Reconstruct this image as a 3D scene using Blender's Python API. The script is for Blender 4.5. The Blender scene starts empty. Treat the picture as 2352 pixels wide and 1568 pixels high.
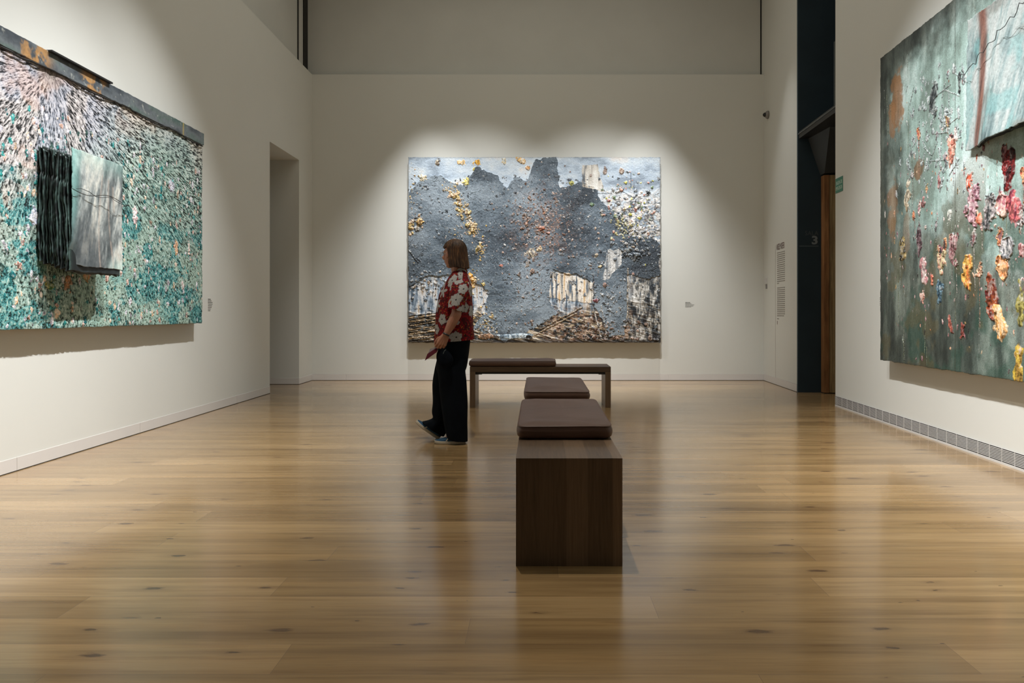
import bpy, bmesh, math, random
import numpy as np
from mathutils import Vector, Matrix
random.seed(7)
SC = bpy.context.scene
COL = SC.collection
PI = math.pi

# ------------------------------------------------------------------ camera, world, exposure
F = 1585.0; PX = 1235.0; PY = 714.5; CH = 1.07
cam = bpy.data.cameras.new('camera'); camo = bpy.data.objects.new('camera', cam); COL.objects.link(camo)
camo.location = (0, 0, CH); camo.rotation_euler = (PI/2, 0, 0)
cam.sensor_fit = 'HORIZONTAL'; cam.sensor_width = 36.0; cam.lens = 36.0*F/2352.0
cam.shift_x = -(PX-1176.0)/2352.0; cam.shift_y = -(784.0-PY)/2352.0
cam.clip_start = 0.05; cam.clip_end = 100
SC.camera = camo
w = bpy.data.worlds.new('world'); SC.world = w; w.use_nodes = True
w.node_tree.nodes['Background'].inputs[0].default_value = (0.5, 0.55, 0.6, 1)
w.node_tree.nodes['Background'].inputs[1].default_value = 0.02
SC.view_settings.view_transform = 'Standard'; SC.view_settings.look = 'None'
SC.view_settings.gamma = 1.0; SC.view_settings.use_curve_mapping = False
SC.view_settings.exposure = -0.14

def spot(name, loc, target, power, size, blend=0.5, rad=0.03, col=(0.985, 0.995, 1.0)):
    l = bpy.data.lights.new(name, 'SPOT'); o = bpy.data.objects.new(name, l); COL.objects.link(o)
    l.energy = power; l.spot_size = math.radians(size); l.spot_blend = blend; l.shadow_soft_size = rad; l.color = col
    o.location = loc
    o.rotation_euler = (Vector(target)-Vector(loc)).to_track_quat('-Z', 'Y').to_euler()
    return o
def area(name, loc, target, power, sx, sy, col=(1, 0.97, 0.93)):
    l = bpy.data.lights.new(name, 'AREA'); o = bpy.data.objects.new(name, l); COL.objects.link(o)
    l.shape = 'RECTANGLE'; l.size = sx; l.size_y = sy; l.energy = power; l.color = col
    o.location = loc
    o.rotation_euler = (Vector(target)-Vector(loc)).to_track_quat('-Z', 'Y').to_euler()
    return o
# the room's track spotlights, about 5.9 m up
for sx, p in ((-1.04, 1.0), (1.04, 1.0)):
    spot('track_spot', (sx*1.0, 7.85, 5.9), (sx*.9, 10.6, .3), 1080*p, 62, 1.0, 0.03)
for sx in (-1.75, 1.75):
    spot('track_spot', (sx, 9.45, 5.9), (sx*0.9, 10.6, .2), 620, 42, 1.0)
for yy, p in ((5.75, 1.0), (4.3, 1.0), (2.9, .9)):
    spot('track_spot', (-0.55, yy-.1, 5.9), (-3.45, yy, .5), 1120*p, 56, 1.0, 0.03)
    spot('track_spot', (0.25, yy-.3, 5.9), (3.2, yy-.3, .7), 1150*p, 57, 1.0, 0.03)
# downlights over the floor and benches
spot('down_spot', (-0.40, 4.0, 6.2), (0.0, 4.0, 0), 560, 84, 1.0, 0.03, (1, .95, .86))
spot('down_spot', (0.3, 9.0, 6.2), (0.1, 7.8, 0), 120, 70, 1.0, 0.03)
spot('down_spot', (0.6, 0.4, 6.2), (0.4, 1.6, 0), 30, 95, 1.0, 0.05)
spot('down_spot', (2.4, 9.2, 6.3), (3.7, 9.6, 1.2), 170, 30, 1.0, 0.04)  # spot added to lift the far right wall and timber door
area('ceiling_fill', (0, 6.2, 6.6), (0, 6.2, 0), 84, 5.0, 7, (1, .95, .82))  # soft overhead fill, added; the ceiling has no opening

# ------------------------------------------------------------------ helpers
def lin(r, g=None, b=None, k=1.0):
    if g is None: r, g, b = r
    out = []
    for c in (r, g, b):
        c = c/255.0
        out.append((c/12.92 if c <= 0.04045 else ((c+0.055)/1.055)**2.4)*k)
    return tuple(out)
def tag(o, label=None, cat=None, group=None, kind=None):
    if label: o['label'] = label
    if cat: o['category'] = cat
    if group: o['group'] = group
    if kind: o['kind'] = kind
    return o
def empty(name, loc=(0, 0, 0), rz=0):
    o = bpy.data.objects.new(name, None); COL.objects.link(o); o.location = loc; o.rotation_euler = (0, 0, rz)
    o.empty_display_size = .1
    return o
def link(name, me, mat, parent=None, smooth=False):
    o = bpy.data.objects.new(name, me); COL.objects.link(o)
    if mat: me.materials.append(mat)
    if smooth:
        me.polygons.foreach_set('use_smooth', [True]*len(me.polygons))
    if parent is not None: o.parent = parent
    return o
def obj(name, bm, mat, parent=None, smooth=False):
    me = bpy.data.meshes.new(name); bmesh.ops.recalc_face_normals(bm, faces=bm.faces[:]); bm.to_mesh(me); bm.free()
    return link(name, me, mat, parent, smooth)
def NB(): return bmesh.new()
def bx(bm, x0, x1, y0, y1, z0, z1, bev=0):
    r = bmesh.ops.create_cube(bm, size=1.0)
    for v in r['verts']:
        v.co = Vector(((v.co.x+.5)*(x1-x0)+x0, (v.co.y+.5)*(y1-y0)+y0, (v.co.z+.5)*(z1-z0)+z0))
    if bev:
        es = list({e for v in r['verts'] for e in v.link_edges})
        bmesh.ops.bevel(bm, geom=es, offset=bev, segments=2, affect='EDGES', profile=.7)
def prism(bm, pts, z0, z1):
    a = [bm.verts.new((p[0], p[1], z0)) for p in pts]; b = [bm.verts.new((p[0], p[1], z1)) for p in pts]
    n = len(pts); bm.faces.new(a[::-1]); bm.faces.new(b)
    for i in range(n): bm.faces.new((a[i], a[(i+1) % n], b[(i+1) % n], b[i]))
def struct(name, bm, mat, parent=None):
    o = obj(name, bm, mat, parent)
    if parent is None: o['kind'] = 'structure'
    return o
def capsule(bm, p0, r0, p1, r1, n=12, m=4):
    p0 = Vector(p0); p1 = Vector(p1); d = p1-p0; L = d.length
    q = d.to_track_quat('Z', 'Y') if L > 1e-6 else Vector((0, 0, 1)).to_track_quat('Z', 'Y')
    rings = []
    for i in range(m+1):
        a = -PI/2+PI/2*i/m; rings.append((r0*math.sin(a), r0*math.cos(a)))
    for i in range(m+1):
        a = PI/2*i/m; rings.append((L+r1*math.sin(a), r1*math.cos(a)))
    prev = None
    for z, r in rings:
        if r < 1e-6:
            cur = [bm.verts.new(p0+q@Vector((0, 0, z)))]
        else:
            cur = [bm.verts.new(p0+q@Vector((r*math.cos(2*PI*k/n), r*math.sin(2*PI*k/n), z))) for k in range(n)]
        if prev:
            if len(prev) == 1: [bm.faces.new((prev[0], cur[(k+1) % n], cur[k])) for k in range(n)]
            elif len(cur) == 1: [bm.faces.new((prev[k], prev[(k+1) % n], cur[0])) for k in range(n)]
            else: [bm.faces.new((prev[k], prev[(k+1) % n], cur[(k+1) % n], cur[k])) for k in range(n)]
        prev = cur
def ellipsoid(bm, c, r, rot=None, n=20, m=12):
    M = Matrix.Translation(c) @ (rot.to_4x4() if rot else Matrix()) @ Matrix.Diagonal((r[0], r[1], r[2], 1))
    bmesh.ops.create_uvsphere(bm, u_segments=n, v_segments=m, radius=1.0, matrix=M)
def tube(bm, pts, r, n=8):
    for a, b in zip(pts[:-1], pts[1:]): capsule(bm, a, r, b, r, n, 2)

class NT:
    def __init__(s, name):
        s.m = bpy.data.materials.new(name); s.m.use_nodes = True; s.t = s.m.node_tree
        s.b = s.t.nodes['Principled BSDF']
    def n(s, typ, **kw):
        x = s.t.nodes.new(typ)
        for k, v in kw.items():
            if k in x.inputs.keys() if isinstance(k, str) else False: x.inputs[k].default_value = v
            else: setattr(x, k, v)
        return x
    def l(s, a, b): s.t.links.new(a, b)
    def coord(s, scale=(1, 1, 1), kind='Object'):
        c = s.n('ShaderNodeTexCoord'); mp = s.n('ShaderNodeMapping'); mp.inputs['Scale'].default_value = scale
        s.l(c.outputs[kind], mp.inputs[0]); return mp.outputs[0]
    def noise(s, vec, scale, detail=4, rough=.55):
        x = s.n('ShaderNodeTexNoise'); x.inputs['Scale'].default_value = scale; x.inputs['Detail'].default_value = detail
        x.inputs['Roughness'].default_value = rough; s.l(vec, x.inputs['Vector']); return x.outputs['Fac']
    def ramp(s, fac, stops):
        r = s.n('ShaderNodeValToRGB'); el = r.color_ramp.elements
        while len(el) < len(stops): el.new(.5)
        for e, (p, c) in zip(el, stops): e.position = p; e.color = (*c, 1) if len(c) == 3 else c
        s.l(fac, r.inputs[0]); return r.outputs[0]
    def mix(s, fac, a, b, mode='MIX'):
        x = s.n('ShaderNodeMix', data_type='RGBA', blend_type=mode)
        if isinstance(fac, (int, float)): x.inputs[0].default_value = fac
        else: s.l(fac, x.inputs[0])
        for i, v in ((6, a), (7, b)):
            if isinstance(v, tuple): x.inputs[i].default_value = (*v, 1)
            else: s.l(v, x.inputs[i])
        return x.outputs[2]
    def math(s, op, a, b=None, c=None):
        x = s.n('ShaderNodeMath', operation=op)
        for i, v in enumerate((a, b, c)):
            if v is None: continue
            if isinstance(v, (int, float)): x.inputs[i].default_value = v
            else: s.l(v, x.inputs[i])
        return x.outputs[0]
    def bump(s, h, strength=.3, dist=.002):
        x = s.n('ShaderNodeBump'); x.inputs['Strength'].default_value = strength; x.inputs['Distance'].default_value = dist
        s.l(h, x.inputs['Height']); s.l(x.outputs[0], s.b.inputs['Normal'])
    def base(s, v):
        if isinstance(v, tuple): s.b.inputs['Base Color'].default_value = (*v, 1)
        else: s.l(v, s.b.inputs['Base Color'])
    def rough(s, v):
        if isinstance(v, (int, float)): s.b.inputs['Roughness'].default_value = v
        else: s.l(v, s.b.inputs['Roughness'])

def plain(name, c, r=.6, var=.08, scale=8, bump=.15, metal=0, spec=.5):
    t = NT(name); t.b.inputs['Specular IOR Level'].default_value = spec; v = t.coord()
    f = t.noise(v, scale)
    t.base(t.ramp(f, [(.3, tuple(x*(1-var) for x in c)), (.7, tuple(min(1, x*(1+var)) for x in c))]))
    t.rough(r); t.b.inputs['Metallic'].default_value = metal
    if bump: t.bump(t.noise(v, scale*25, 3), bump, .001)
    return t.m

M = {}
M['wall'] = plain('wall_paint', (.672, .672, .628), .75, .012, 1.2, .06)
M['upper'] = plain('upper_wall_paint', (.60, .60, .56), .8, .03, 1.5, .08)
M['ceil'] = plain('ceiling_paint', (.42, .41, .40), .9, .03, 2)
M['base'] = plain('baseboard_paint', (.66, .63, .60), .5, .012, 2, .03)
M['gap'] = plain('shadow_gap', (.02, .018, .016), .8, .05, 6, 0)
M['seam'] = plain('seam_line', (.36, .30, .27), .7, .05, 6, 0)
M['blue'] = plain('dark_blue_paint', (.020, .040, .056), .75, .12, 2, .08)
M['soffit'] = plain('soffit_paint', (.05, .058, .064), .8, .08, 2, .05)
M['beam'] = plain('dark_metal', (.018, .02, .022), .45, .1, 6, .05)
M['edge'] = plain('metal_edge', (.12, .14, .15), .35, .1, 6, .05)
M['white'] = plain('white_plastic', (.62, .61, .59), .45, .02, 6, .03)
M['grey'] = plain('grey_plastic', (.23, .22, .21), .45, .04, 6, .03)
M['black'] = plain('black_gloss', (.008, .009, .011), .12, .05, 6, 0)
M['rail'] = plain('black_steel', (.012, .012, .012), .5, .05, 6, .05)
M['green'] = plain('sign_green', lin(40, 120, 95), .5, .05, 6, .02)
M['signtext'] = plain('sign_letter', lin(190, 215, 200), .5, .02, 6, 0)
M['greytext'] = plain('grey_vinyl', lin(125, 135, 140, 1), .6, .02, 6, 0)
M['faint'] = plain('faint_vinyl', lin(78, 86, 90), .6, .02, 6, 0)
M['redtext'] = plain('dark_red_vinyl', lin(84, 48, 44), .6, .05, 6, 0)
M['bodytext'] = plain('body_text_vinyl', lin(132, 126, 118), .6, .05, 6, 0)
M['blacktext'] = plain('black_vinyl', lin(75, 72, 66), .6, .05, 6, 0)
def glass_mat():
    t = NT('tinted_glass'); t.base((.35, .55, .6)); t.rough(.05)
    t.b.inputs['Transmission Weight'].default_value = 1.0; t.b.inputs['IOR'].default_value = 1.45
    v = t.coord(); t.bump(t.noise(v, 2), .02, .001); return t.m
M['glass'] = glass_mat()

def floor_mat():
    t = NT('oak_floor')
    c = t.coord()
    sep0 = t.n('ShaderNodeSeparateXYZ'); t.l(c, sep0.inputs[0])
    wn = t.n('ShaderNodeTexWhiteNoise', noise_dimensions='1D'); t.l(t.math('FLOOR', t.math('DIVIDE', sep0.outputs[1], .185)), wn.inputs['W'])
    cb0 = t.n('ShaderNodeCombineXYZ'); t.l(t.math('ADD', sep0.outputs[0], t.math('MULTIPLY', wn.outputs['Value'], 2.1)), cb0.inputs[0]); t.l(sep0.outputs[1], cb0.inputs[1])
    br = t.n('ShaderNodeTexBrick'); t.l(cb0.outputs[0], br.inputs['Vector'])
    br.offset = 0.0; br.offset_frequency = 2; br.squash = 1.0
    for k, v in (('Scale', 1.0), ('Mortar Size', .0007), ('Mortar Smooth', .1), ('Bias', 0.0), ('Brick Width', 2.1), ('Row Height', .185)):
        br.inputs[k].default_value = v
    br.inputs['Color1'].default_value = (0, 0, 0, 1); br.inputs['Color2'].default_value = (1, 1, 1, 1); br.inputs['Mortar'].default_value = (.5, .5, .5, 1)
    tone = t.ramp(br.outputs['Color'], [(0, (.275, .173, .076)), (.3, (.31, .198, .088)), (.65, (.338, .217, .099)), (1, (.378, .250, .120))])
    # grain displaced per plank
    sep = t.n('ShaderNodeSeparateXYZ'); t.l(c, sep.inputs[0])
    row = t.math('FLOOR', t.math('DIVIDE', sep.outputs[1], .185))
    cx = t.math('ADD', sep.outputs[0], t.math('MULTIPLY', row, 3.71))
    comb = t.n('ShaderNodeCombineXYZ'); t.l(cx, comb.inputs[0]); t.l(sep.outputs[1], comb.inputs[1])
    def st(sx, sy):
        m = t.n('ShaderNodeMapping'); m.inputs['Scale'].default_value = (sx, sy, 1); t.l(comb.outputs[0], m.inputs[0]); return m.outputs[0]
    g1 = t.noise(st(1.2, 28), 1.0, 6, .62); g2 = t.noise(st(.7, 5.5), 1.0, 3, .5); g3 = t.noise(st(7, 150), 1.0, 3, .6)
    col = t.mix(1.0, tone, t.ramp(g1, [(.3, (.72, .68, .62)), (.46, (.97, .96, .95)), (.6, (1, 1, 1)), (.75, (1.08, 1.07, 1.05))]), 'MULTIPLY')
    col = t.mix(1.0, col, t.ramp(g2, [(.3, (.76, .74, .72)), (.52, (1, 1, 1)), (.75, (1.12, 1.11, 1.08))]), 'MULTIPLY')
    col = t.mix(.6, col, t.ramp(g3, [(.3, (.85, .83, .8)), (.6, (1, 1, 1))]), 'MULTIPLY')
    g4 = t.noise(st(.55, 13), 1.0, 4, .6); col = t.mix(1.0, col, t.ramp(g4, [(.36, (.80, .77, .74)), (.5, (1, 1, 1)), (.66, (1.10, 1.08, 1.06))]), 'MULTIPLY')
    # knots
    vo = t.n('ShaderNodeTexVoronoi', voronoi_dimensions='2D'); t.l(st(1.0, 3.1), vo.inputs['Vector']); vo.inputs['Scale'].default_value = 1.9; vo.inputs['Randomness'].default_value = 1
    sc = t.n('ShaderNodeSeparateColor'); t.l(vo.outputs['Color'], sc.inputs[0])
    dist = t.math('ADD', vo.outputs['Distance'], t.math('MULTIPLY', t.math('SUBTRACT', t.noise(st(16, 60), 1, 4), .5), .16))
    thr = t.math('MULTIPLY', t.math('POWER', sc.outputs[0], 2.2), .115)
    kn = t.math('SUBTRACT', 1.0, t.math('DIVIDE', dist, thr)); kn = t.math('MAXIMUM', kn, 0.0); kn = t.math('MINIMUM', t.math('MULTIPLY', kn, 1.6), .85)
    halo = t.math('MULTIPLY', t.math('MINIMUM', t.math('MAXIMUM', t.math('SUBTRACT', 1.0, t.math('DIVIDE', dist, t.math('MULTIPLY', thr, 3.2))), 0.0), 1.0), .40)
    col = t.mix(halo, col, (.15, .088, .042))
    col = t.mix(kn, col, (.085, .045, .022))
    col = t.mix(br.outputs['Fac'], col, (.16, .10, .055))
    t.base(col)
    t.rough(t.math('ADD', .19, t.math('MULTIPLY', g1, .09)))
    t.b.inputs['Specular IOR Level'].default_value = .5
    t.b.inputs['Coat Weight'].default_value = .5; t.b.inputs['Coat Roughness'].default_value = .14
    h = t.math('SUBTRACT', t.math('MULTIPLY', g3, .25), br.outputs['Fac'])
    t.bump(h, .12, .0008)
    return t.m
M['floor'] = floor_mat()

def veneer(name, axis, c0=(.056, .032, .017), c1=(.185, .114, .064)):
    t = NT(name)
    s = {'z': (1, 1, .05), 'x': (.05, 1, 1), 'y': (1, .05, 1)}[axis]
    v = t.coord(s); a = t.noise(v, 95, 6, .7)
    b = t.n('ShaderNodeTexVoronoi', voronoi_dimensions='1D'); b.inputs['Scale'].default_value = 11
    sp = t.n('ShaderNodeSeparateXYZ'); c = t.n('ShaderNodeTexCoord'); t.l(c.outputs['Object'], sp.inputs[0])
    t.l(sp.outputs[1] if axis == 'x' else sp.outputs[0], b.inputs['W'])
    sc = t.n('ShaderNodeSeparateColor'); t.l(b.outputs['Color'], sc.inputs[0])
    f = t.math('ADD', t.math('MULTIPLY', a, .6), t.math('MULTIPLY', sc.outputs[0], .38))
    t.base(t.ramp(f, [(.2, c0), (.75, c1)])); t.rough(.42)
    t.bump(a, .1, .0008); return t.m
M['veneer_z'] = veneer('walnut_veneer_upright', 'z'); M['veneer_x'] = veneer('walnut_veneer_across', 'x'); M['veneer_y'] = veneer('walnut_veneer_along', 'y')
def leather():
    t = NT('brown_leather'); v = t.coord()
    a = t.noise(v, 3, 4); b = t.n('ShaderNodeTexVoronoi'); b.inputs['Scale'].default_value = 260; t.l(v, b.inputs['Vector'])
    t.base(t.ramp(a, [(.3, (.080, .040, .026)), (.7, (.104, .054, .035))])); t.rough(.46); t.b.inputs['Specular IOR Level'].default_value = .38
    h = t.math('ADD', t.math('MULTIPLY', b.outputs['Distance'], .12), t.noise(t.coord((1.5, 4, 1)), 4, 4)); t.bump(h, .25, .006); return t.m
M['leather'] = leather()
def timber():
    t = NT('rough_timber'); v = t.coord((6, 6, .35)); a = t.noise(v, 7, 6, .65); b = t.noise(t.coord((1, 1, .5)), 2.2, 3)
    col = t.ramp(a, [(.25, (.10, .042, .016)), (.48, (.33, .15, .055)), (.75, (.50, .26, .11))])
    t.base(t.mix(1, col, t.ramp(b, [(.3, (.6, .55, .5)), (.6, (1, 1, 1))]), 'MULTIPLY')); t.rough(.6); t.bump(a, .3, .003); return t.m
M['timber'] = timber()
def timber2():
    t = NT('pale_timber'); v = t.coord((6, 6, .3)); a = t.noise(v, 6, 6, .65)
    t.base(t.ramp(a, [(.3, (.22, .13, .06)), (.55, (.48, .34, .17)), (.8, (.6, .45, .25))])); t.rough(.6); t.bump(a, .3, .003); return t.m
M['timber2'] = timber2()

# ------------------------------------------------------------------ room shell
XL = -3.49; YB = 10.67; ZT = 4.73; ZC = 6.8
def XR(y): return 3.057+.041*y
bm = NB(); bx(bm, -9, 9, -7, 14, -.2, 0); struct('floor', bm, M['floor'])
bm = NB(); bx(bm, -9, 9, -7, 14, ZC, ZC+.2); struct('ceiling', bm, M['ceil'])
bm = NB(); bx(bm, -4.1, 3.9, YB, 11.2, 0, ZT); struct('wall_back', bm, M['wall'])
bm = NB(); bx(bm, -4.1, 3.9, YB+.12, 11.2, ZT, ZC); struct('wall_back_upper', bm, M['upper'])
bm = NB(); bx(bm, XL-.62, XL, -6, 8.99, 0, ZT); bx(bm, XL-.62, XL, 8.99, 10.09, 3.28, ZT); bx(bm, XL-.62, XL, 10.09, YB, 0, ZT)
struct('wall_left', bm, M['wall'])
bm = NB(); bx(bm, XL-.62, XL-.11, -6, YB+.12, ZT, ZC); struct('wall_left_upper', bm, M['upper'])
bm = NB(); bx(bm, -9, XL-.62, 8.2, 8.3, 0, ZC); bx(bm, -9, XL-.62, 11.0, 11.1, 0, ZC); bx(bm, -6.2, -6.1, 8.3, 11.0, 0, ZC)
struct('wall_side_room', bm, M['wall'])
bm = NB(); prism(bm, [(XR(-6), -6), (XR(7.83), 7.83), (XR(7.83)+.32, 7.83), (XR(-6)+.32, -6)], 0, ZC); struct('wall_right', bm, M['wall'])
bm = NB(); prism(bm, [(XR(9.13), 9.13), (XR(YB+.13), YB+.13), (XR(YB+.13)+.4, YB+.13), (XR(9.13)+.4, 9.13)], 0, ZC); struct('wall_right_far', bm, M['wall'])
bm = NB(); bx(bm, XR(9.09), 6.6, 9.09, 9.128, 0, ZC); struct('wall_blue', bm, M['blue'])
bm = NB(); bx(bm, 6.5, 6.6, 5, 9.09, 0, ZC); bx(bm, 3.7, 6.6, 5.0, 5.1, 0, ZC); struct('wall_corridor', bm, M['blue'])
bm = NB(); bx(bm, -4.2, 4.2, -6.2, -6, 0, ZC); struct('wall_behind', bm, M['wall'])

# baseboards in lengths, with a thin dark strip painted as the shadow gap at the floor
def board_y(name, x, segs, side, z1=.092):
    bm = NB(); gp = NB()
    for a, b in zip(segs[:-1], segs[1:]):
        x0, x1 = (x, x+.004) if side > 0 else (x-.004, x)
        bx(bm, x0, x1, a+.0015, b-.0015, .006, z1)
    bx(gp, x if side > 0 else x-.003, x+.003 if side > 0 else x, segs[0], segs[-1], 0, .006)
    o = struct(name, bm, M['base']); obj('shadow_gap', gp, M['gap'], o); return o
board_y('baseboard_left', XL, [-6, -3.6, -1.2, 1.2, 3.36, 4.62, 6.05, 8.0, 8.99], 1)
board_y('baseboard_left_end', XL, [10.09, YB], 1)
bm = NB(); bx(bm, XL-.62, XL, 10.086, 10.09, .006, .092); o = struct('baseboard_doorway', bm, M['base'])
bm = NB(); bx(bm, XL-.62, XL, 10.087, 10.09, 0, .006); obj('shadow_gap', bm, M['gap'], o)
bm = NB(); xs = [XL+.004, -2.96, -1.55, -.86, .55, 2.02, XR(YB)-.004]
for a, b in zip(xs[:-1], xs[1:]): bx(bm, a+.0012, b-.0012, YB-.004, YB, .006, .094)
o = struct('baseboard_back', bm, M['base']); bm = NB(); bx(bm, XL, XR(YB), YB-.003, YB, 0, .006); obj('shadow_gap', bm, M['gap'], o)
bm = NB(); bx(bm, XL+.004, XR(YB)-.004, YB-.0015, YB, .094, .096); obj('top_line', bm, M['seam'], o)
def on_right(bm, y0, y1, z0, z1, t0, t1):
    prism(bm, [(XR(y0)-t1, y0), (XR(y1)-t1, y1), (XR(y1)-t0, y1), (XR(y0)-t0, y0)], z0, z1)
bm = NB(); on_right(bm, 9.13, YB-.006, .006, .10, 0, .004); o = struct('baseboard_right', bm, M['base'])
bm = NB(); on_right(bm, 9.13, YB, 0, .006, 0, .003); obj('shadow_gap', bm, M['gap'], o)
bm = NB(); on_right(bm, 9.13, YB, .10, .103, 0, .0015); obj('top_line', bm, M['seam'], o)
bm = NB(); on_right(bm, 10.066, 10.074, .103, 2.03, 0, .0012); struct('trim_1', bm, M['seam'])
# black joints on the upper left wall near the corner
bm = NB(); bx(bm, XL-.112, XL-.095, 10.58, 10.76, ZT, ZC); struct('trim_2', bm, M['gap'])
bm = NB(); bx(bm, XL-.112, XL-.100, 10.33, 10.37, ZT, ZC); struct('trim_3', bm, M['gap'])
bm = NB(); bx(bm, XR(YB+.12)-.02, XR(YB+.12), YB+.112, YB+.12, ZT, ZC); struct('shadow_line', bm, M['gap'])  # dark strip putting the right corner's shadow line into colour

# air grille at the foot of the right wall
gr = empty('air_grille', (XR(4.5), 4.5, 0)); gr.rotation_euler = (0, 0, -math.atan(.041))
tag(gr, 'long white slotted air grille running along the foot of the right wall', 'air grille')
L0, L1 = -1.9, 3.32
bm = NB(); bx(bm, -.004, -.001, L0, L1, .004, .112); obj('backing', bm, M['gap'], gr)
bm = NB()
bx(bm, -.010, -.004, L0, L1, .0, .016); bx(bm, -.009, -.004, L0, L1, .111, .113)
for k in range(1, 9): z = .016+k*.0106; bx(bm, -.009, -.004, L0, L1, z-.0021, z+.0021)
obj('slat', bm, M['white'], gr)['kind'] = 'stuff'
bm = NB(); y = L1-.05
while y > L0: bx(bm, -.0095, -.004, y-.0015, y+.0015, .012, .112); y -= .14
obj('divider', bm, M['white'], gr)['kind'] = 'stuff'

# ------------------------------------------------------------------ opening to the next gallery: timber, beam, glass, soffit
t = empty('timber_door', (3.80, 9.02, 0)); tag(t, 'tall rough brown timber door edge beside the dark blue wall', 'door')
bm = NB(); prism(bm, [(-.075, -.05), (-.015, -.06), (-.015, .05), (-.075, .05)], .012, 2.84)
for v in bm.verts: pass
obj('dark_board', bm, M['timber'], t)
bm = NB(); prism(bm, [(-.012, -.045), (.028, -.05), (.028, .05), (-.012, .05)], .012, 2.84); obj('middle_board', bm, M['timber2'], t)
bm = NB(); prism(bm, [(.031, -.055), (.16, -.06), (.16, .05), (.031, .05)], .012, 2.84); obj('outer_board', bm, M['timber2'], t)
bm = NB(); bx(bm, -.072, .158, -.04, .045, 0, .012); obj('threshold_foot', bm, M['gap'], t)
bm = NB()
prism(bm, [(XR(7.6)+.34, 7.83), (XR(7.83)+.02, 7.83), (XR(9.08)+.01, 9.085), (XR(9.08)+.34, 9.085)], 3.34, 3.43)
b = struct('trim_5', bm, M['beam'])
bm = NB(); prism(bm, [(XR(7.83)+.008, 7.84), (XR(7.83)+.02, 7.84), (XR(9.08)+.01, 9.085), (XR(9.08)-.002, 9.085)], 3.395, 3.405); obj('metal_edge', bm, M['edge'], b)
gl = empty('glass_balustrade', (XR(8.0)+.06, 8.0, 3.43)); tag(gl, 'dark tinted glass balustrade panel above the black beam in the tall opening', 'balustrade')
bm = NB(); bx(bm, 0, .012, -.16, .02, 0, .77); obj('glass_panel', bm, M['glass'], gl)
bm = NB(); bx(bm, -.001, .013, .018, .024, 0, .77); obj('glass_edge', bm, M['edge'], gl)
bm = NB()
v = [bm.verts.new(p) for p in ((3.56, 9.085, 3.34), (4.3, 9.085, 3.34), (4.3, 9.085, 2.9), (3.72, 9.085, 2.86), (3.60, 8.5, 3.34), (4.3, 8.5, 3.34), (4.3, 8.95, 2.9), (3.72, 8.95, 2.86))]
for f in ((0, 1, 2, 3), (4, 5, 6, 7), (0, 4, 7, 3), (3, 7, 6, 2), (0, 1, 5, 4), (1, 5, 6, 2)): bm.faces.new([v[i] for i in f])
struct('trim_6', bm, M['soffit'])

# ------------------------------------------------------------------ lettering helpers
def text_mesh(name, s, size, mat, parent=None, ex=.0006, align='LEFT', sx=1, bold=0):
    cu = bpy.data.curves.new(name, 'FONT'); cu.body = s; cu.size = size; cu.extrude = ex; cu.align_x = align; cu.offset = bold
    cu.resolution_u = 3
    tmp = bpy.data.objects.new('tmp', cu); COL.objects.link(tmp)
    bpy.context.view_layer.update()
    me = bpy.data.meshes.new_from_object(tmp.evaluated_get(bpy.context.evaluated_depsgraph_get()))
    bpy.data.objects.remove(tmp); bpy.data.curves.remove(cu)
    me.name = name
    for v in me.vertices: v.co.x *= sx
    me.materials.clear()
    return link(name, me, mat, parent)
AR = math.atan(.041)
ROT_RIGHT = Matrix.Rotation(-AR, 4, 'Z') @ Matrix.Rotation(-PI/2, 4, 'Z') @ Matrix.Rotation(PI/2, 4, 'X')   # reads from +Y towards -Y
ROT_BACK = Matrix.Rotation(PI/2, 4, 'X')
ROT_LEFT = Matrix.Rotation(PI/2, 4, 'Z') @ Matrix.Rotation(PI/2, 4, 'X')
def place(o, loc, R): o.matrix_world = Matrix.Translation(loc) @ R
def lines(bm, x0, y0, wd, n, pitch, h, seed, last=.2, ragged=.0):
    rnd = random.Random(seed)
    for i in range(n):
        y = y0-i*pitch; end = wd*(1-rnd.random()*ragged) if i < n-1 else wd*last
        x = 0
        while x < end-.002:
            l = min(rnd.uniform(.012, .05)*wd/.35, end-x); bx(bm, x0+x, x0+x+l, y-h, y, 0, .0006); x += l+.006*wd/.35

# wall text, room number, painting captions, emergency sign
wt = empty('wall_text'); place(wt, (XR(10.02)-.0008, 10.02, 0), ROT_RIGHT)
tag(wt, 'vinyl exhibition text with dark red heading on the white wall beside the blue wall', 'wall text')
text_mesh('heading', 'ANSELM KIEFER', .125, M['redtext'], wt, sx=.42).location = (.0, 1.955, 0)
bm = NB(); lines(bm, .03, 1.915, .36, 16, .0293, .011, 3, .25); obj('paragraph', bm, M['bodytext'], wt)
bm = NB(); lines(bm, .03, 1.41, .36, 15, .0285, .011, 5, .9); obj('paragraph', bm, M['bodytext'], wt)
bm = NB(); lines(bm, .03, .965, .09, 1, .03, .008, 6, 1); obj('credit_line', bm, M['bodytext'], wt)
bm = NB(); bx(bm, .03, .048, .88, .93, 0, .0006); obj('red_mark', bm, M['redtext'], wt)
rn = empty('room_number'); place(rn, (3.52, 9.089, 0), ROT_BACK); tag(rn, 'grey SALA 3 lettering with underline on the dark blue wall', 'room sign')
text_mesh('word', 'SALA', .082, M['faint'], rn, sx=.95).location = (0.0, 2.07, 0)
text_mesh('numeral', '3', .15, M['greytext'], rn, bold=.005, sx=1.2).location = (.085, 1.955, 0)
bm = NB(); bx(bm, -.075, .178, 1.925, 1.930, 0, .0006); obj('underline', bm, M['greytext'], rn)
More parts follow.
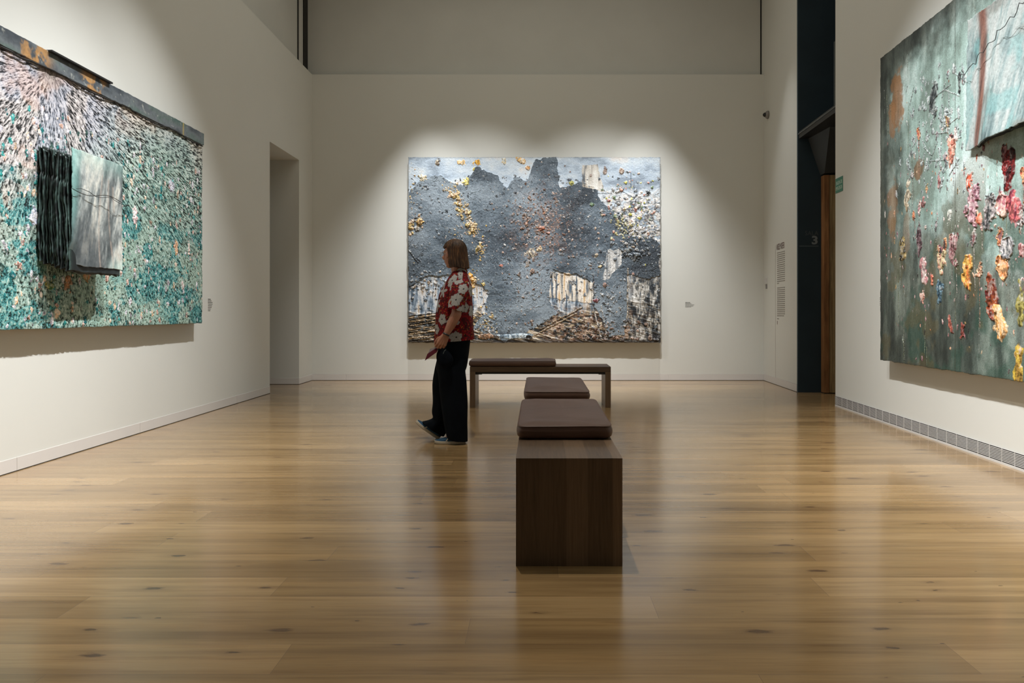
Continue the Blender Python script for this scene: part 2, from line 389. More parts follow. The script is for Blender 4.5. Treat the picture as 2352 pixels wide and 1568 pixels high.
def caption(loc, R, wds, label):
    c = empty('painting_caption'); place(c, loc, R); tag(c, label, 'caption', 'small painting captions')
    bm = NB(); rnd = random.Random(len(label)); y = 0
    for wd in wds[1:]:
        y -= .0175; x = 0
        while x < wd: l = min(rnd.uniform(.01, .03), wd-x+.002); bx(bm, x, x+l, y-.006, y, 0, .0006); x += l+.003
    obj('small_print', bm, M['blacktext'], c)
    bm = NB(); bx(bm, 0, wds[0]*.55, -.008, 0, 0, .0006); bx(bm, wds[0]*.6, wds[0], -.008, 0, 0, .0006); obj('heading', bm, M['blacktext'], c)
caption(((1574-PX)/F*YB, YB-.0007, CH+(PY-694)/F*YB), ROT_BACK, (.075, .09, .135, .12, .09), 'tiny printed caption on the back wall right of the big slate grey painting')
caption((XL+.0007, 3.49*F/(PX-477.5), CH+(PY-686)/F*7.3), ROT_LEFT, (.06, .08, .10, .10, .09, .08, .06, .05), 'tiny printed caption on the left wall beside the teal painting')
caption((XR(6.72)-.0008, 6.72, CH+(PY-683)/F*6.72), ROT_RIGHT, (.06, .09, .14, .16, .06), 'tiny printed caption on the right wall beside the petal-strewn painting')
es = empty('emergency_sign'); place(es, (XR(7.815)-.001, 7.815, 2.40), ROT_RIGHT); tag(es, 'small green SALIDA DE EMERGENCIA sign at the edge of the right wall', 'exit sign')
bm = NB(); bx(bm, 0, .20, 0, .165, 0, .004, .001); obj('sign_plate', bm, M['green'], es)
text_mesh('word', 'SALIDA DE', .058, M['signtext'], es, sx=.62).location = (.018, .09, .0045)
text_mesh('word', 'EMERGENCIA', .058, M['signtext'], es, sx=.52).location = (.008, .03, .0045)

# security camera dome and thermostat on the far right wall
sc_ = empty('security_camera', (XR(10.42), 10.42, 4.035)); sc_.rotation_euler = (0, 0, -AR)
tag(sc_, 'white security camera with black dome high on the wall near the corner', 'camera')
def lathe_x(bm, prof, n=24):
    prev = None
    for x, r in prof:
        cur = [bm.verts.new((x, max(r, 1e-4)*math.cos(2*PI*k/n), max(r, 1e-4)*math.sin(2*PI*k/n))) for k in range(n)]
        if prev: [bm.faces.new((prev[k], prev[(k+1) % n], cur[(k+1) % n], cur[k])) for k in range(n)]
        else: bm.faces.new(cur)
        prev = cur
    bm.faces.new(prev[::-1])
bm = NB(); lathe_x(bm, [(0, .058), (-.02, .060), (-.035, .052), (-.048, .036), (-.048, .03)]); obj('housing', bm, M['grey'], sc_, True)
bm = NB(); lathe_x(bm, [(-.046, .034), (-.062, .031), (-.075, .023), (-.083, .010), (-.085, 0)]); obj('dome', bm, M['black'], sc_, True)
th = empty('wall_control', (XR(10.53), 10.53, 1.48)); th.rotation_euler = (0, 0, -AR); tag(th, 'small white wall control box near the back right corner', 'wall control')
bm = NB(); bx(bm, -.022, 0, -.045, .045, .005, .095, .003); obj('cover', bm, M['white'], th)
bm = NB(); bx(bm, -.012, 0, -.05, .0, -.07, .0, .002); obj('base_unit', bm, M['grey'], th)

# ------------------------------------------------------------------ benches and cushions
def bench(name, x0, y0, lx, ly, mats, label):
    """lx, ly footprint; the two end panels stand at the ends of the long side"""
    b = empty(name, (x0+lx/2, y0+ly/2, 0)); T = .062
    hx, hy = lx/2, ly/2
    top, leg = mats
    bm = NB(); 
    if lx > ly: bx(bm, -hx+.0002, hx-.0002, -hy, hy, .453-.058, .453, .0015)
    else: bx(bm, -hx, hx, -hy+.0, hy-.0, .453-.0025, .453, .001); bx(bm, -hx, hx, -hy+T, hy-T, .453-.058, .4505)
    obj('seat_top', bm, M[top], b)
    for s in (-1, 1):
        bm = NB()
        if lx > ly: bx(bm, min(s*hx, s*(hx-T)), max(s*hx, s*(hx-T)), -hy, hy, 0, .395, .0015)
        else: bx(bm, -hx, hx, min(s*hy, s*(hy-T)), max(s*hy, s*(hy-T)), .0, .4505, .0015)
        obj('leg', bm, M[leg], b)
    bm = NB()
    if lx > ly: bx(bm, -hx+T, hx-T, -hy+.02, hy-.02, .372, .395); bx(bm, -hx+T, -hx+T+.07, -hy+.02, hy-.02, .366, .372); bx(bm, hx-T-.07, hx-T, -hy+.02, hy-.02, .366, .372)
    else: bx(bm, -hx+.02, hx-.02, -hy+T, hy-T, .372, .395)
    obj('under_rail', bm, M['rail'], b)
    tag(b, label, 'bench', 'dark walnut gallery benches'); return b
bench('gallery_bench', -.0914, 2.896, .4474, 1.575, ('veneer_y', 'veneer_z'), 'nearest dark walnut bench, its square end panel facing the viewer')
bench('gallery_bench', -.0914, 4.70, .4474, 1.575, ('veneer_y', 'veneer_z'), 'dark walnut bench hidden behind the nearest bench, in line with it')
bench('gallery_bench', -.754, 7.657, 1.566, .45, ('veneer_x', 'veneer_z'), 'dark walnut bench set crosswise in front of the slate grey painting')

def cushion(cx, cy, lx, ly, z0, h, seed, label):
    ph = np.random.RandomState(seed).rand(6)*6
    c = empty('seat_cushion', (cx, cy, z0))
    prof = [(-.5, 0), (-.06, 0), (-.018, .001), (-.007, .006), (-.002, .015), (.0015, .030), (.001, .044), (-.003, .055), (-.0055, .0605), (-.005, .0640), (-.0075, .0672), (-.013, .0668)]
    prof += [(-.013-.5*((k/22)**1.6), None) for k in range(1, 23)]
    N = 176; bm = NB(); prev = None
    for q, (ins, z) in enumerate(prof):
        hx, hy = lx/2, ly/2; cur = []
        for k in range(N):
            a = 2*PI*(k+.5)/N; n = .11
            X = math.copysign(abs(math.cos(a))**n, math.cos(a)); Y = math.copysign(abs(math.sin(a))**n, math.sin(a))
            i_ = min(-ins, min(hx, hy)*.985); X *= hx-i_; Y *= hy-i_
            edge = .0030*math.sin(X*14+ph[0]+Y*3)+.0026*math.sin(Y*12+ph[1]-X*5)
            wr = .0032*math.sin(Y*15+ph[2]+2*math.sin(X*5+ph[3]))+.0024*math.sin(X*9+Y*23+ph[4])+.003*math.sin(Y*6+X*2+ph[5])
            if z is None: t = (i_-.013)/.2; Z = .0668+.011*(1-math.exp(-max(t, 0)*4))+wr*min(1, max(t, 0)*3)
            else: Z = z+(edge*.6 if z > .03 else 0); X += math.copysign(edge, X)*(z > .01)*.8; Y += math.copysign(edge, Y)*(z > .01)*.6
            cur.append(bm.verts.new((X, Y, Z*h/.068)))
        if prev: [bm.faces.new((prev[k], prev[(k+1) % N], cur[(k+1) % N], cur[k])) for k in range(N)]
        else: bm.faces.new(cur[::-1])
        prev = cur
    bm.faces.new(prev)
    obj('cushion_cover', bm, M['leather'], c, True)
    pp = NB(); pts = []
    for k in range(N+1):
        a = 2*PI*(k+.5)/N; n = .11
        X = math.copysign(abs(math.cos(a))**n, math.cos(a))*(lx/2-.004); Y = math.copysign(abs(math.sin(a))**n, math.sin(a))*(ly/2-.004)
        edge = .0030*math.sin(X*14+ph[0]+Y*3)+.0026*math.sin(Y*12+ph[1]-X*5)
        pts.append(Vector((X+math.copysign(edge, X)*.8, Y+math.copysign(edge, Y)*.6, (.0635+edge*.6)*h/.068)))
    tube(pp, pts, .0018, 6); obj('seam', pp, M['leather'], c, True)
    tag(c, label, 'cushion', 'brown leather seat cushions')
    return c
cushion(.130, 3.815, .462, 1.01, .4545, .068, 1, 'nearest brown leather cushion, on the near bench')
cushion(.133, 5.235, .455, 1.02, .4545, .066, 2, 'brown leather cushion just beyond the nearest one, in line with it')
cushion(-.282, 7.885, .972, .45, .4545, .062, 3, 'brown leather cushion on the left end of the crosswise bench')

# ------------------------------------------------------------------ numpy noise and paint tools
_T = {}
def vn(x, y, seed=0):
    if seed not in _T: _T[seed] = np.random.RandomState(seed+11).rand(256, 256).astype(np.float32)
    T = _T[seed]
    xi = np.floor(x).astype(np.int64); yi = np.floor(y).astype(np.int64)
    fx = (x-xi).astype(np.float32); fy = (y-yi).astype(np.float32); fx = fx*fx*(3-2*fx); fy = fy*fy*(3-2*fy)
    a = T[xi & 255, yi & 255]; b = T[(xi+1) & 255, yi & 255]; c = T[xi & 255, (yi+1) & 255]; d = T[(xi+1) & 255, (yi+1) & 255]
    return (a*(1-fx)+b*fx)*(1-fy)+(c*(1-fx)+d*fx)*fy
def fbm(x, y, seed=0, o=4, g=.5):
    s = 0; a = 1; t = 0
    for i in range(o):
        s = s+a*vn(x*2**i+17.3*i, y*2**i+5.1*i, seed+i); t += a; a *= g
    return s/t
def sst(a, b, x):
    t = np.clip((x-a)/(b-a), 0, 1); return t*t*(3-2*t)
def L3(c): return np.array(lin(c), dtype=np.float32)
class Paint:
    def __init__(s, W, H, nx, ny, us=None):
        s.W, s.H, s.ny = W, H, ny
        u = np.linspace(0, W, nx, dtype=np.float32) if us is None else us.astype(np.float32); s.nx = nx = len(u); s.us = u; v = np.linspace(0, H, ny, dtype=np.float32)
        s.U, s.V = np.meshgrid(u, v)                    # shape ny,nx ; v measured DOWN from the top edge
        s.C = np.zeros((ny, nx, 3), np.float32); s.Hh = np.zeros((ny, nx), np.float32)
    def fill(s, m, c):
        c = L3(c) if not isinstance(c, np.ndarray) else c
        m = m[..., None]; s.C = s.C*(1-m)+c*m
    def grad(s, f, stops):
        """colour ramp over field f"""
        ps = [p for p, c in stops]; cs = np.array([L3(c) for p, c in stops])
        return np.stack([np.interp(f, ps, cs[:, k]) for k in range(3)], -1).astype(np.float32)
    def poly(s, pts, warp=.03, freq=9, seed=40, soft=.006):
        """signed mask of a polygon with a ragged boundary"""
        U = s.U+(fbm(s.U*freq, s.V*freq, seed, 4, .6)-.5)*warp*2; V = s.V+(fbm(s.U*freq, s.V*freq, seed+9, 4, .6)-.5)*warp*2
        ins = np.zeros(U.shape, bool); n = len(pts)
        for i in range(n):
            x1, y1 = pts[i]; x2, y2 = pts[(i+1) % n]
            if y1 == y2: continue
            c = ((y1 > V) != (y2 > V)) & (U < (x2-x1)*(V-y1)/(y2-y1)+x1)
            ins ^= c
        return ins.astype(np.float32)
    def stamp(s, cx, cy, rx, ry, rot, c1, c2, h, seed=0, rag=.5, ring=0, fq=1.0, hole=None):
        R = max(rx, ry)*1.7
        i0 = max(int(np.searchsorted(s.us, cx-R))-1, 0); i1 = min(int(np.searchsorted(s.us, cx+R))+1, s.nx)
        j0 = max(int((cy-R)/s.H*s.ny), 0); j1 = min(int((cy+R)/s.H*s.ny)+2, s.ny)
        if i0 >= i1 or j0 >= j1: return
        U = s.U[j0:j1, i0:i1]-cx; V = s.V[j0:j1, i0:i1]-cy
        a = U*math.cos(rot)+V*math.sin(rot); b = -U*math.sin(rot)+V*math.cos(rot)
        k = fq/R
        n = fbm((U+9)*k*3.2, (V+9)*k*3.2, seed % 50, 3, .6)
        d = np.sqrt((a/rx)**2+(b/ry)**2)+(n-.5)*2*rag
        m = sst(1.0, .88, d)
        n2 = fbm(a*k*9+3, b*k*3.4+7, (seed+5) % 50, 4, .7)
        f = sst(.36, .60, n2)[..., None]
        col = L3(c1)*(1-f)+L3(c2)*f
        n3 = fbm((U+5)*34, (V+5)*34, (seed+9) % 50, 3, .7); g = sst(.46, .34, n3)[..., None]; col = col*(1-.62*g)
        g = sst(.58, .68, n3)[..., None]; col = col*(1-.3*g)+.3*g*L3((225, 222, 216))
        hh = h*(sst(1.0, .55, d)*(.6+.8*n2))
        if ring: hh = h*(np.exp(-((d-.8)/.2)**2)+.25*n2*m)*m
        if hole is not None:
            hm = sst(.5, .35, d)[..., None]; col = col*(1-hm)+L3(hole)*hm
        mm = m[..., None]
        s.C[j0:j1, i0:i1] = s.C[j0:j1, i0:i1]*(1-mm)+col*mm
        s.Hh[j0:j1, i0:i1] = s.Hh[j0:j1, i0:i1]*(1-.3*m)+hh*m+.3*m*np.float32(s.Hh[j0:j1, i0:i1].mean())
    def stroke(s, pts, r, c1, c2, h, seed=0, step=None):
        rnd = random.Random(seed)
        for (x0, y0), (x1, y1) in zip(pts[:-1], pts[1:]):
            L = math.hypot(x1-x0, y1-y0); n = max(int(L/(r*2.2)), 1); a = math.atan2(y1-y0, x1-x0)
            for k in range(n):
                t = (k+.5)/n
                s.stamp(x0+(x1-x0)*t+rnd.uniform(-.4, .4)*r, y0+(y1-y0)*t+rnd.uniform(-.4, .4)*r, r*1.7, r*rnd.uniform(.6, 1.1), a, c1, c2, h, rnd.randint(0, 49), .3)
    def build(s, name, O, Ud, Nd, mat, parent, depth=.02, edge=.006, gain=1.0, bend=None):
        """O: upper-left corner as the viewer sees it; Ud: unit vector to the viewer's right; Nd: towards the viewer"""
        O = np.array(O); Ud = np.array(Ud); Nd = np.array(Nd); D = np.array((0, 0, -1.0))
        U = s.U.astype(np.float64).copy(); V = s.V.astype(np.float64).copy(); Hh = s.Hh.astype(np.float64)
        e1 = (fbm(s.U*14, s.V*14, 3, 4, .7)-.5)*2*edge; e2 = (fbm(s.U*14, s.V*14, 5, 4, .7)-.5)*2*edge
        near = np.exp(-np.minimum(s.U, s.W-s.U)/.012); U += e1*near
        near = np.exp(-np.minimum(s.V, s.H-s.V)/.012); V += e2*near
        if bend is not None: Hh = Hh+bend(s.U, s.V)
        P = O[None, None]+U[..., None]*Ud+V[..., None]*D+Hh[..., None]*Nd
        ny, nx = s.ny, s.nx
        border = [(0, i) for i in range(nx)]+[(j, nx-1) for j in range(1, ny)]+[(ny-1, i) for i in range(nx-2, -1, -1)]+[(j, 0) for j in range(ny-2, 0, -1)]
        bi = np.array([j*nx+i for j, i in border])
        PP = P.reshape(-1, 3)
        back = PP[bi] - ((PP[bi]-O)@Nd)[:, None]*Nd - depth*Nd if bend is None else PP[bi]-depth*Nd
        verts = np.vstack([PP, back]).astype(np.float32)
        idx = np.arange(nx*ny).reshape(ny, nx)
        q = np.stack([idx[:-1, :-1], idx[1:, :-1], idx[1:, 1:], idx[:-1, 1:]], -1).reshape(-1, 4)
        nb = len(bi); r = np.arange(nb); base = nx*ny
        q2 = np.stack([bi[r], bi[(r+1) % nb], base+(r+1) % nb, base+r], -1)
        Q = np.vstack([q, q2]).astype(np.int32)
        me = bpy.data.meshes.new(name)
        me.vertices.add(len(verts)); me.vertices.foreach_set('co', verts.ravel())
        me.loops.add(Q.size); me.loops.foreach_set('vertex_index', Q.ravel())
        me.polygons.add(len(Q)); me.polygons.foreach_set('loop_start', np.arange(0, Q.size, 4, dtype=np.int32)); 
        me.polygons.foreach_set('loop_total', np.full(len(Q), 4, np.int32))
        me.polygons.foreach_set('use_smooth', np.ones(len(Q), bool))
        me.update(calc_edges=True)
        at = me.color_attributes.new('pigment', 'FLOAT_COLOR', 'POINT')
        c = np.clip(s.C.reshape(-1, 3)*gain, 0, .9); c = np.vstack([c, c[bi]*.6]); c = np.hstack([c, np.ones((len(c), 1))]).astype(np.float32)
        at.data.foreach_set('color', c.ravel())
        if np.dot(np.cross(Ud, -D), Nd) < 0: me.flip_normals()
        o = link(name, me, mat, parent)
        if parent is not None: o.matrix_parent_inverse = parent.matrix_world.inverted()
        return o
def pigment(name, rough=.55, fine=90, bump=.5, spec=.35, metal=0):
    t = NT(name); a = t.n('ShaderNodeAttribute', attribute_name='pigment')
    v = t.coord(); n = t.noise(v, fine, 4, .65)
    t.base(t.mix(1.0, a.outputs['Color'], t.ramp(n, [(.3, (.72, .72, .72)), (.5, (1, 1, 1)), (.75, (1.22, 1.22, 1.22))]), 'MULTIPLY'))
    t.rough(rough); t.b.inputs['Specular IOR Level'].default_value = spec; t.b.inputs['Metallic'].default_value = metal
    t.bump(n, bump, .006); return t.m
M['paint'] = pigment('impasto_paint'); M['lead'] = pigment('lead_sheet', .42, 30, .3, .5)
M['cloth'] = pigment('painted_sheet', .55, 50, .4)
M['stretcher'] = plain('stretcher_wood', (.16, .13, .10), .8, .1, 8)

# ------------------------------------------------------------------ painting on the back wall: slate cloud over pale sky
def back_painting():
    W, H = 3.855, 2.835; P = Paint(W, H, 860, 640); U, V = P.U, P.V; x = U/W; y = V/H
    O = ((938-PX)/F*10.56, 10.56, CH+(PY-361)/F*10.56)
    rt = empty('slate_painting', (O[0]+W/2, 10.66, O[2]-H)); bpy.context.view_layer.update()
    tag(rt, 'large thickly textured abstract painting in slate grey and pale blue on the back wall', 'painting')
    rnd = random.Random(5)
    n1 = fbm(U*2.2, V*5, 1, 5, .6); n2 = fbm(U*14, V*14, 2, 4, .6); n3 = fbm(U*30, V*7, 3, 3); nv = fbm(U*26, V*3, 4, 4, .6)
    P.C[:] = P.grad(n1+.25*(n2-.5), [(.25, (130, 142, 155)), (.42, (168, 182, 196)), (.6, (190, 200, 208)), (.8, (205, 200, 195))])
    P.Hh = .006*n2
    # crumbly right margin and scratchy whites
    m = sst(.68, .85, x)*sst(.12, .28, y)*sst(.78, .66, y); f = fbm(U*22, V*22, 6, 4, .65)
    P.fill(m*sst(.35, .5, f), np.array(P.grad(fbm(U*18, V*30, 7, 3, .7), [(.3, (60, 66, 72)), (.45, (150, 145, 140)), (.6, (205, 200, 195)), (.75, (235, 230, 225))])))
    P.Hh += .02*m*f
    # pale band with vertical drips lower left / centre
    low = sst(.62, .70, y+.2*(fbm(U*5, V*5, 93, 4, .6)-.5))
    P.fill(low, P.grad(nv+.3*(n2-.5), [(.3, (70, 85, 100)), (.45, (140, 155, 170)), (.6, (205, 205, 205)), (.8, (160, 140, 115))]))
    # earth zone
    earth = sst(.80, .87, y+.22*(fbm(U*4, V*4, 92, 4, .6)-.5)+.05*sst(.55, .9, x))
    g = fbm(U*5+V*3, V*34-U*9, 8, 4, .65)
    P.fill(earth, P.grad(g, [(.28, (20, 23, 26)), (.45, (58, 60, 60)), (.52, (104, 92, 76)), (.6, (168, 146, 114)), (.72, (212, 206, 196))]))
    P.Hh += .035*earth*g
    er = sst(.78, .86, y)*sst(.5, .6, x)
    P.fill(er*sst(.42, .6, fbm(U*12, V*16, 9, 4, .7)), P.grad(fbm(U*20, V*20, 10, 3), [(.3, (40, 34, 32)), (.5, (110, 82, 64)), (.7, (180, 156, 136))]))
    m = sst(.86, .9, x)*sst(.6, .68, y); P.fill(m*.9, P.grad(fbm(U*24, V*8, 12, 4, .7), [(.34, (24, 28, 32)), (.47, (70, 76, 82)), (.58, (150, 145, 135)), (.7, (210, 208, 204))]))
    # slate cloud
    Z = [(118, 330), (190, 255), (330, 205), (410, 262), (500, 290), (555, 165), (640, 172), (720, 225), (800, 300), (850, 238), (920, 250), (975, 100), (1118, 100), (1150, 300), (1290, 255), (1400, 290), (1430, 400), (1560, 500), (1620, 620), (1760, 640), (1822, 680), (1822, 900), (1740, 925), (1610, 880), (1600, 1160), (1580, 1295), (1480, 1300), (1400, 1150), (1340, 935), (1200, 875), (1090, 850), (1085, 1060), (1140, 1150), (1000, 1240), (900, 1300), (780, 1345), (650, 1290), (570, 1235), (650, 1140), (660, 1010), (560, 940), (400, 900), (240, 880), (118, 990)]
    pts = [((a-118)/1710*W, (b-92)/1258*H) for a, b in Z]
    m = P.poly(pts, .075, 5, 60)
    s1 = fbm(U*1.6, V*1.6, 13, 5, .55); s2 = fbm(U*40, V*40, 14, 3, .6); s3 = fbm(U*4, V*10, 15, 4)
    mcloud = m; lead = P.grad(s1*.7+s3*.3+.12*(s2-.5), [(.3, (50, 58, 66)), (.43, (80, 91, 101)), (.53, (100, 112, 122)), (.66, (130, 141, 150))])
    P.fill(m, lead)
    ridge = np.abs(fbm(U*5, V*5, 16, 4, .6)-.5); P.Hh = P.Hh*(1-m)+m*(.020+.006*s2+.008*sst(.02, .0, ridge)*sst(.5, .62, fbm(U*3, V*3, 17, 3))+.008*fbm(U*18, V*18, 91, 4, .7))
    dk = sst(.8, .95, x)*sst(.42, .5, y)*sst(.72, .62, y)*m; P.fill(dk*.6, (48, 52, 58))
    dk = sst(.10, .0, x)*sst(.4, .5, y)*sst(.72, .62, y); P.fill(dk*.6*m, (50, 56, 64))
    crack = np.abs(fbm(U*3.2, V*4.5, 18, 5, .62)-.5); cm = m*sst(.006, .002, crack); P.fill(cm*.8, (22, 24, 28)); P.Hh -= .008*cm
    dr = m*sst(.55, .8, y)*sst(.5, .35, x)*sst(.6, .75, fbm(U*2, V*60, 19, 3)); P.fill(dr*.5, (130, 142, 150))
    # puddle of pale paint at the lower edge of the cloud
    P.stamp(.42*W, .965*H, .30, .045, -.05, (200, 215, 225), (130, 150, 165), .01, 3, .4)
    # curtains of white drips under the cloud (right of centre)
    m2 = P.poly([(.565*W, .62*H), (.64*W, .63*H), (.735*W, .68*H), (.73*W, .79*H), (.56*W, .76*H)], .02, 12, 70)
    P.fill(m2, P.grad(nv, [(.3, (70, 90, 110)), (.42, (175, 165, 150)), (.55, (225, 220, 212)), (.75, (200, 170, 130))])); P.Hh += m2*.012*nv
    m2 = P.poly([(.79*W, .5*H), (.85*W, .5*H), (.845*W, .58*H), (.79*W, .66*H), (.77*W, .66*H)], .03, 14, 71); P.fill(m2*.9, P.grad(nv, [(.3, (120, 125, 130)), (.6, (215, 212, 208))]))
    m2 = P.poly([(.69*W, .045*H), (.75*W, .04*H), (.78*W, .19*H), (.69*W, .16*H)], .02, 12, 73); P.fill(m2*.8, P.grad(nv, [(.3, (70, 70, 70)), (.45, (190, 180, 165)), (.7, (220, 215, 205))]))
    # long slanted and upright strokes
    for p, r, c1, c2 in (([(.52, .93), (.69, .81)], .014, (40, 36, 32), (150, 125, 95)), ([(.50, .96), (.67, .84)], .012, (185, 160, 120), (80, 70, 60)),
                         ([(.735, .82), (.765, .98)], .011, (225, 220, 215), (150, 145, 140)), ([(.765, .8), (.79, .99)], .009, (220, 215, 210), (120, 115, 110)),
                         ([(.872, .60), (.868, .90)], .013, (225, 218, 205), (120, 100, 75)), ([(.733, .62), (.737, .84)], .008, (90, 90, 95), (40, 40, 45)),
                         ([(.0, .5), (.04, .57)], .012, (30, 34, 38), (60, 66, 74))):
        P.stroke([(a*W, b*H) for a, b in p], r, c1, c2, .012, int(p[0][0]*100))
    for k in range(15):     # ochre and dark furrows lower left
        yy = .845+.011*k; sl = rnd.uniform(-.025, -.01)
        P.stroke([(.005*W, (yy+.01)*H), (rnd.uniform(.12, .19)*W, (yy+sl)*H)], rnd.uniform(.007, .012), *(((190, 155, 105), (120, 95, 65)) if k % 2 else ((28, 28, 30), (70, 66, 62))), .014, k)
    for k in range(26):      # blue-black drawing lines in the pale zones
        a = rnd.choice([(rnd.uniform(.0, .2), rnd.uniform(.66, .84)), (rnd.uniform(.72, .99), rnd.uniform(.08, .5)), (rnd.uniform(.87, .99), rnd.uniform(.7, .95))])
        an = rnd.choice([0, PI/2, PI/2, .5]); l = rnd.uniform(.05, .14)
        P.stroke([(a[0]*W, a[1]*H), ((a[0])*W+l*math.cos(an)*2, a[1]*H+l*math.sin(an)*2)], .005, (45, 62, 80), (90, 105, 118), .006, k)
    # crumbs of paint
    OC = [((190, 150, 82), (222, 198, 136)), ((205, 185, 110), (150, 118, 72)), ((182, 128, 76), (215, 200, 172)), ((205, 200, 185), (160, 130, 84))]
    RU = [((128, 92, 74), (84, 62, 52)), ((176, 156, 142), (112, 92, 82)), ((98, 80, 74), (150, 122, 104)), ((160, 108, 80), (190, 178, 168)), ((120, 122, 126), (86, 80, 78)), ((92, 72, 62), (140, 140, 142))]
    WH = [((215, 212, 208), (150, 150, 150)), ((190, 195, 200), (105, 112, 120)), ((225, 215, 195), (160, 130, 110))]
    SL = [((80, 88, 96), (120, 130, 138)), ((55, 60, 66), (95, 103, 112)), ((140, 148, 155), (80, 86, 92))]
    def scatter(n, cx, cy, sx, sy, pal, r0, r1, h=1.0, rr=rnd):
        for k in range(n):
            a, b = rr.gauss(cx, sx), rr.gauss(cy, sy)
            if not (0.005 < a < .995 and .01 < b < .99): continue
            r = r0*(r1/r0)**(rr.random()**2.2); c = rr.choice(pal)
            P.stamp(a*W, b*H, r*rr.uniform(.7, 1.4), r*rr.uniform(.6, 1.1), rr.uniform(0, PI), c[0], c[1], min(.022, r*.6)*h, rr.randint(0, 49), .95)
    for k in range(700):
        a, b = rnd.random(), rnd.uniform(.1, .95)
        c = rnd.choice(SL); r = rnd.uniform(.006, .02); P.stamp(a*W, b*H, r*rnd.uniform(.8, 2), r, rnd.uniform(0, PI), c[0], c[1], r*.45, rnd.randint(0, 49), 1.0)
    tint = np.exp(-((x-.53)/.10)**2-((y-.38)/.17)**2)*sst(.42, .6, fbm(U*16, V*16, 95, 4, .7)); P.fill(tint*.5, (120, 96, 82)); scatter(520, .52, .36, .07, .13, RU, .005, .022); scatter(160, .50, .30, .05, .07, RU, .006, .03); scatter(90, .62, .50, .10, .12, RU, .006, .022)
    scatter(60, .72, .57, .04, .05, RU, .005, .014); scatter(70, .46, .72, .06, .07, RU, .006, .02)
    for k in range(130):
        t = rnd.random(); scatter(2, .165+.10*t+rnd.gauss(0, .012), .15+.27*t, .010, .014, OC, .007, .032)
    scatter(34, .29, .5, .01, .03, OC, .01, .035); scatter(14, .045, .35, .012, .02, OC+WH, .02, .045); scatter(10, .01, .38, .006, .02, OC, .02, .04)
    scatter(40, .25, .66, .02, .03, OC, .012, .05); scatter(50, .23, .4, .05, .05, OC, .005, .015); scatter(60, .33, .5, .1, .1, WH+RU, .005, .02)
    scatter(260, .88, .28, .06, .10, WH+[((190, 190, 60), (225, 215, 120)), ((70, 110, 80), (140, 150, 110)), ((190, 110, 100), (215, 180, 160))], .007, .03)
    scatter(120, .92, .42, .05, .08, WH+SL, .008, .03); scatter(140, .08, .68, .06, .04, SL+WH, .01, .035); scatter(60, .02, .2, .015, .12, WH+OC, .006, .02)
    scatter(220, .75, .93, .14, .035, RU+[((30, 30, 32), (70, 65, 60))], .008, .03); scatter(60, .75, .98, .14, .01, RU, .01, .035)
    scatter(80, .9, .5, .05, .03, SL, .01, .05, 1); scatter(40, .85, .37, .02, .03, [((215, 210, 170), (170, 160, 110))], .01, .03)
    scatter(140, .3, .9, .03, .05, OC+SL+WH, .008, .025); scatter(70, .8, .75, .03, .08, SL+WH, .008, .028)
    # larger separate flakes
    for a, b, rx, ry, ro, c1, c2, h in ((.115, .03, .04, .06, .2, (205, 190, 165), (110, 95, 80), .03), (.21, .03, .07, .045, .2, (230, 180, 95), (205, 195, 175), .02), (.275, .03, .065, .045, -.1, (215, 155, 45), (240, 195, 95), .03), (.26, .065, .02, .03, .3, (215, 195, 90), (160, 150, 80), .02),
                 (.45, .02, .09, .04, .45, (225, 170, 75), (225, 215, 195), .035), (.475, .06, .04, .035, .8, (230, 225, 215), (205, 140, 50), .035), (.38, .02, .04, .05, .1, (220, 190, 120), (190, 200, 205), .02), (.055, .11, .065, .05, .3, (190, 170, 130), (215, 210, 195), .03), (.23, .13, .055, .06, .2, (205, 195, 105), (220, 205, 140), .03),
                 (.648, .14, .045, .04, 0, (200, 195, 110), (150, 150, 90), .03), (.845, .075, .045, .042, .1, (200, 185, 170), (150, 125, 110), .04), (.782, .07, .03, .06, .2, (185, 170, 160), (110, 90, 80), .03), (.797, .235, .03, .025, .3, (165, 75, 70), (205, 160, 150), .03),
                 (.53, .385, .05, .035, -.2, (185, 110, 78), (130, 78, 58), .03), (.555, .41, .03, .02, .2, (195, 110, 75), (120, 70, 50), .03), (.49, .52, .09, .07, -.5, (205, 190, 165), (120, 115, 112), .02), (.52, .5, .04, .05, .2, (220, 205, 175), (170, 140, 105), .02), (.475, .575, .035, .05, .3, (165, 150, 135), (120, 115, 110), .02),
                 (.492, .615, .035, .055, .7, (200, 170, 150), (90, 80, 78), .04), (.44, .63, .02, .04, .2, (175, 150, 130), (80, 76, 74), .03), (.37, .585, .03, .02, .2, (190, 120, 100), (150, 90, 80), .02), (.245, .65, .07, .06, .2, (225, 165, 60), (200, 140, 60), .045), (.255, .69, .05, .05, .2, (215, 160, 75), (225, 200, 150), .03),
                 (.78, .69, .05, .03, .2, (190, 145, 125), (105, 90, 85), .03), (.745, .775, .05, .03, .2, (150, 80, 85), (95, 60, 65), .03), (.047, .35, .055, .05, .2, (225, 190, 120), (130, 95, 60), .06), (.35, .97, .05, .03, 0, (40, 36, 34), (90, 78, 68), .02), (.48, .97, .06, .05, 0, (22, 22, 22), (50, 46, 42), .03), (.31, .965, .12, .035, 0, (195, 150, 115), (120, 95, 75), .025),
                 (.745, .53, .025, .04, .2, (220, 205, 175), (120, 100, 80), .03), (.76, .59, .03, .02, -.4, (225, 180, 90), (200, 190, 160), .03), (.825, .19, .02, .02, 0, (40, 44, 48), (70, 76, 82), .03), (.95, .19, .04, .04, 0, (45, 50, 54), (90, 96, 100), .04), (.87, .5, .05, .04, 0, (70, 78, 84), (120, 128, 132), .04)):
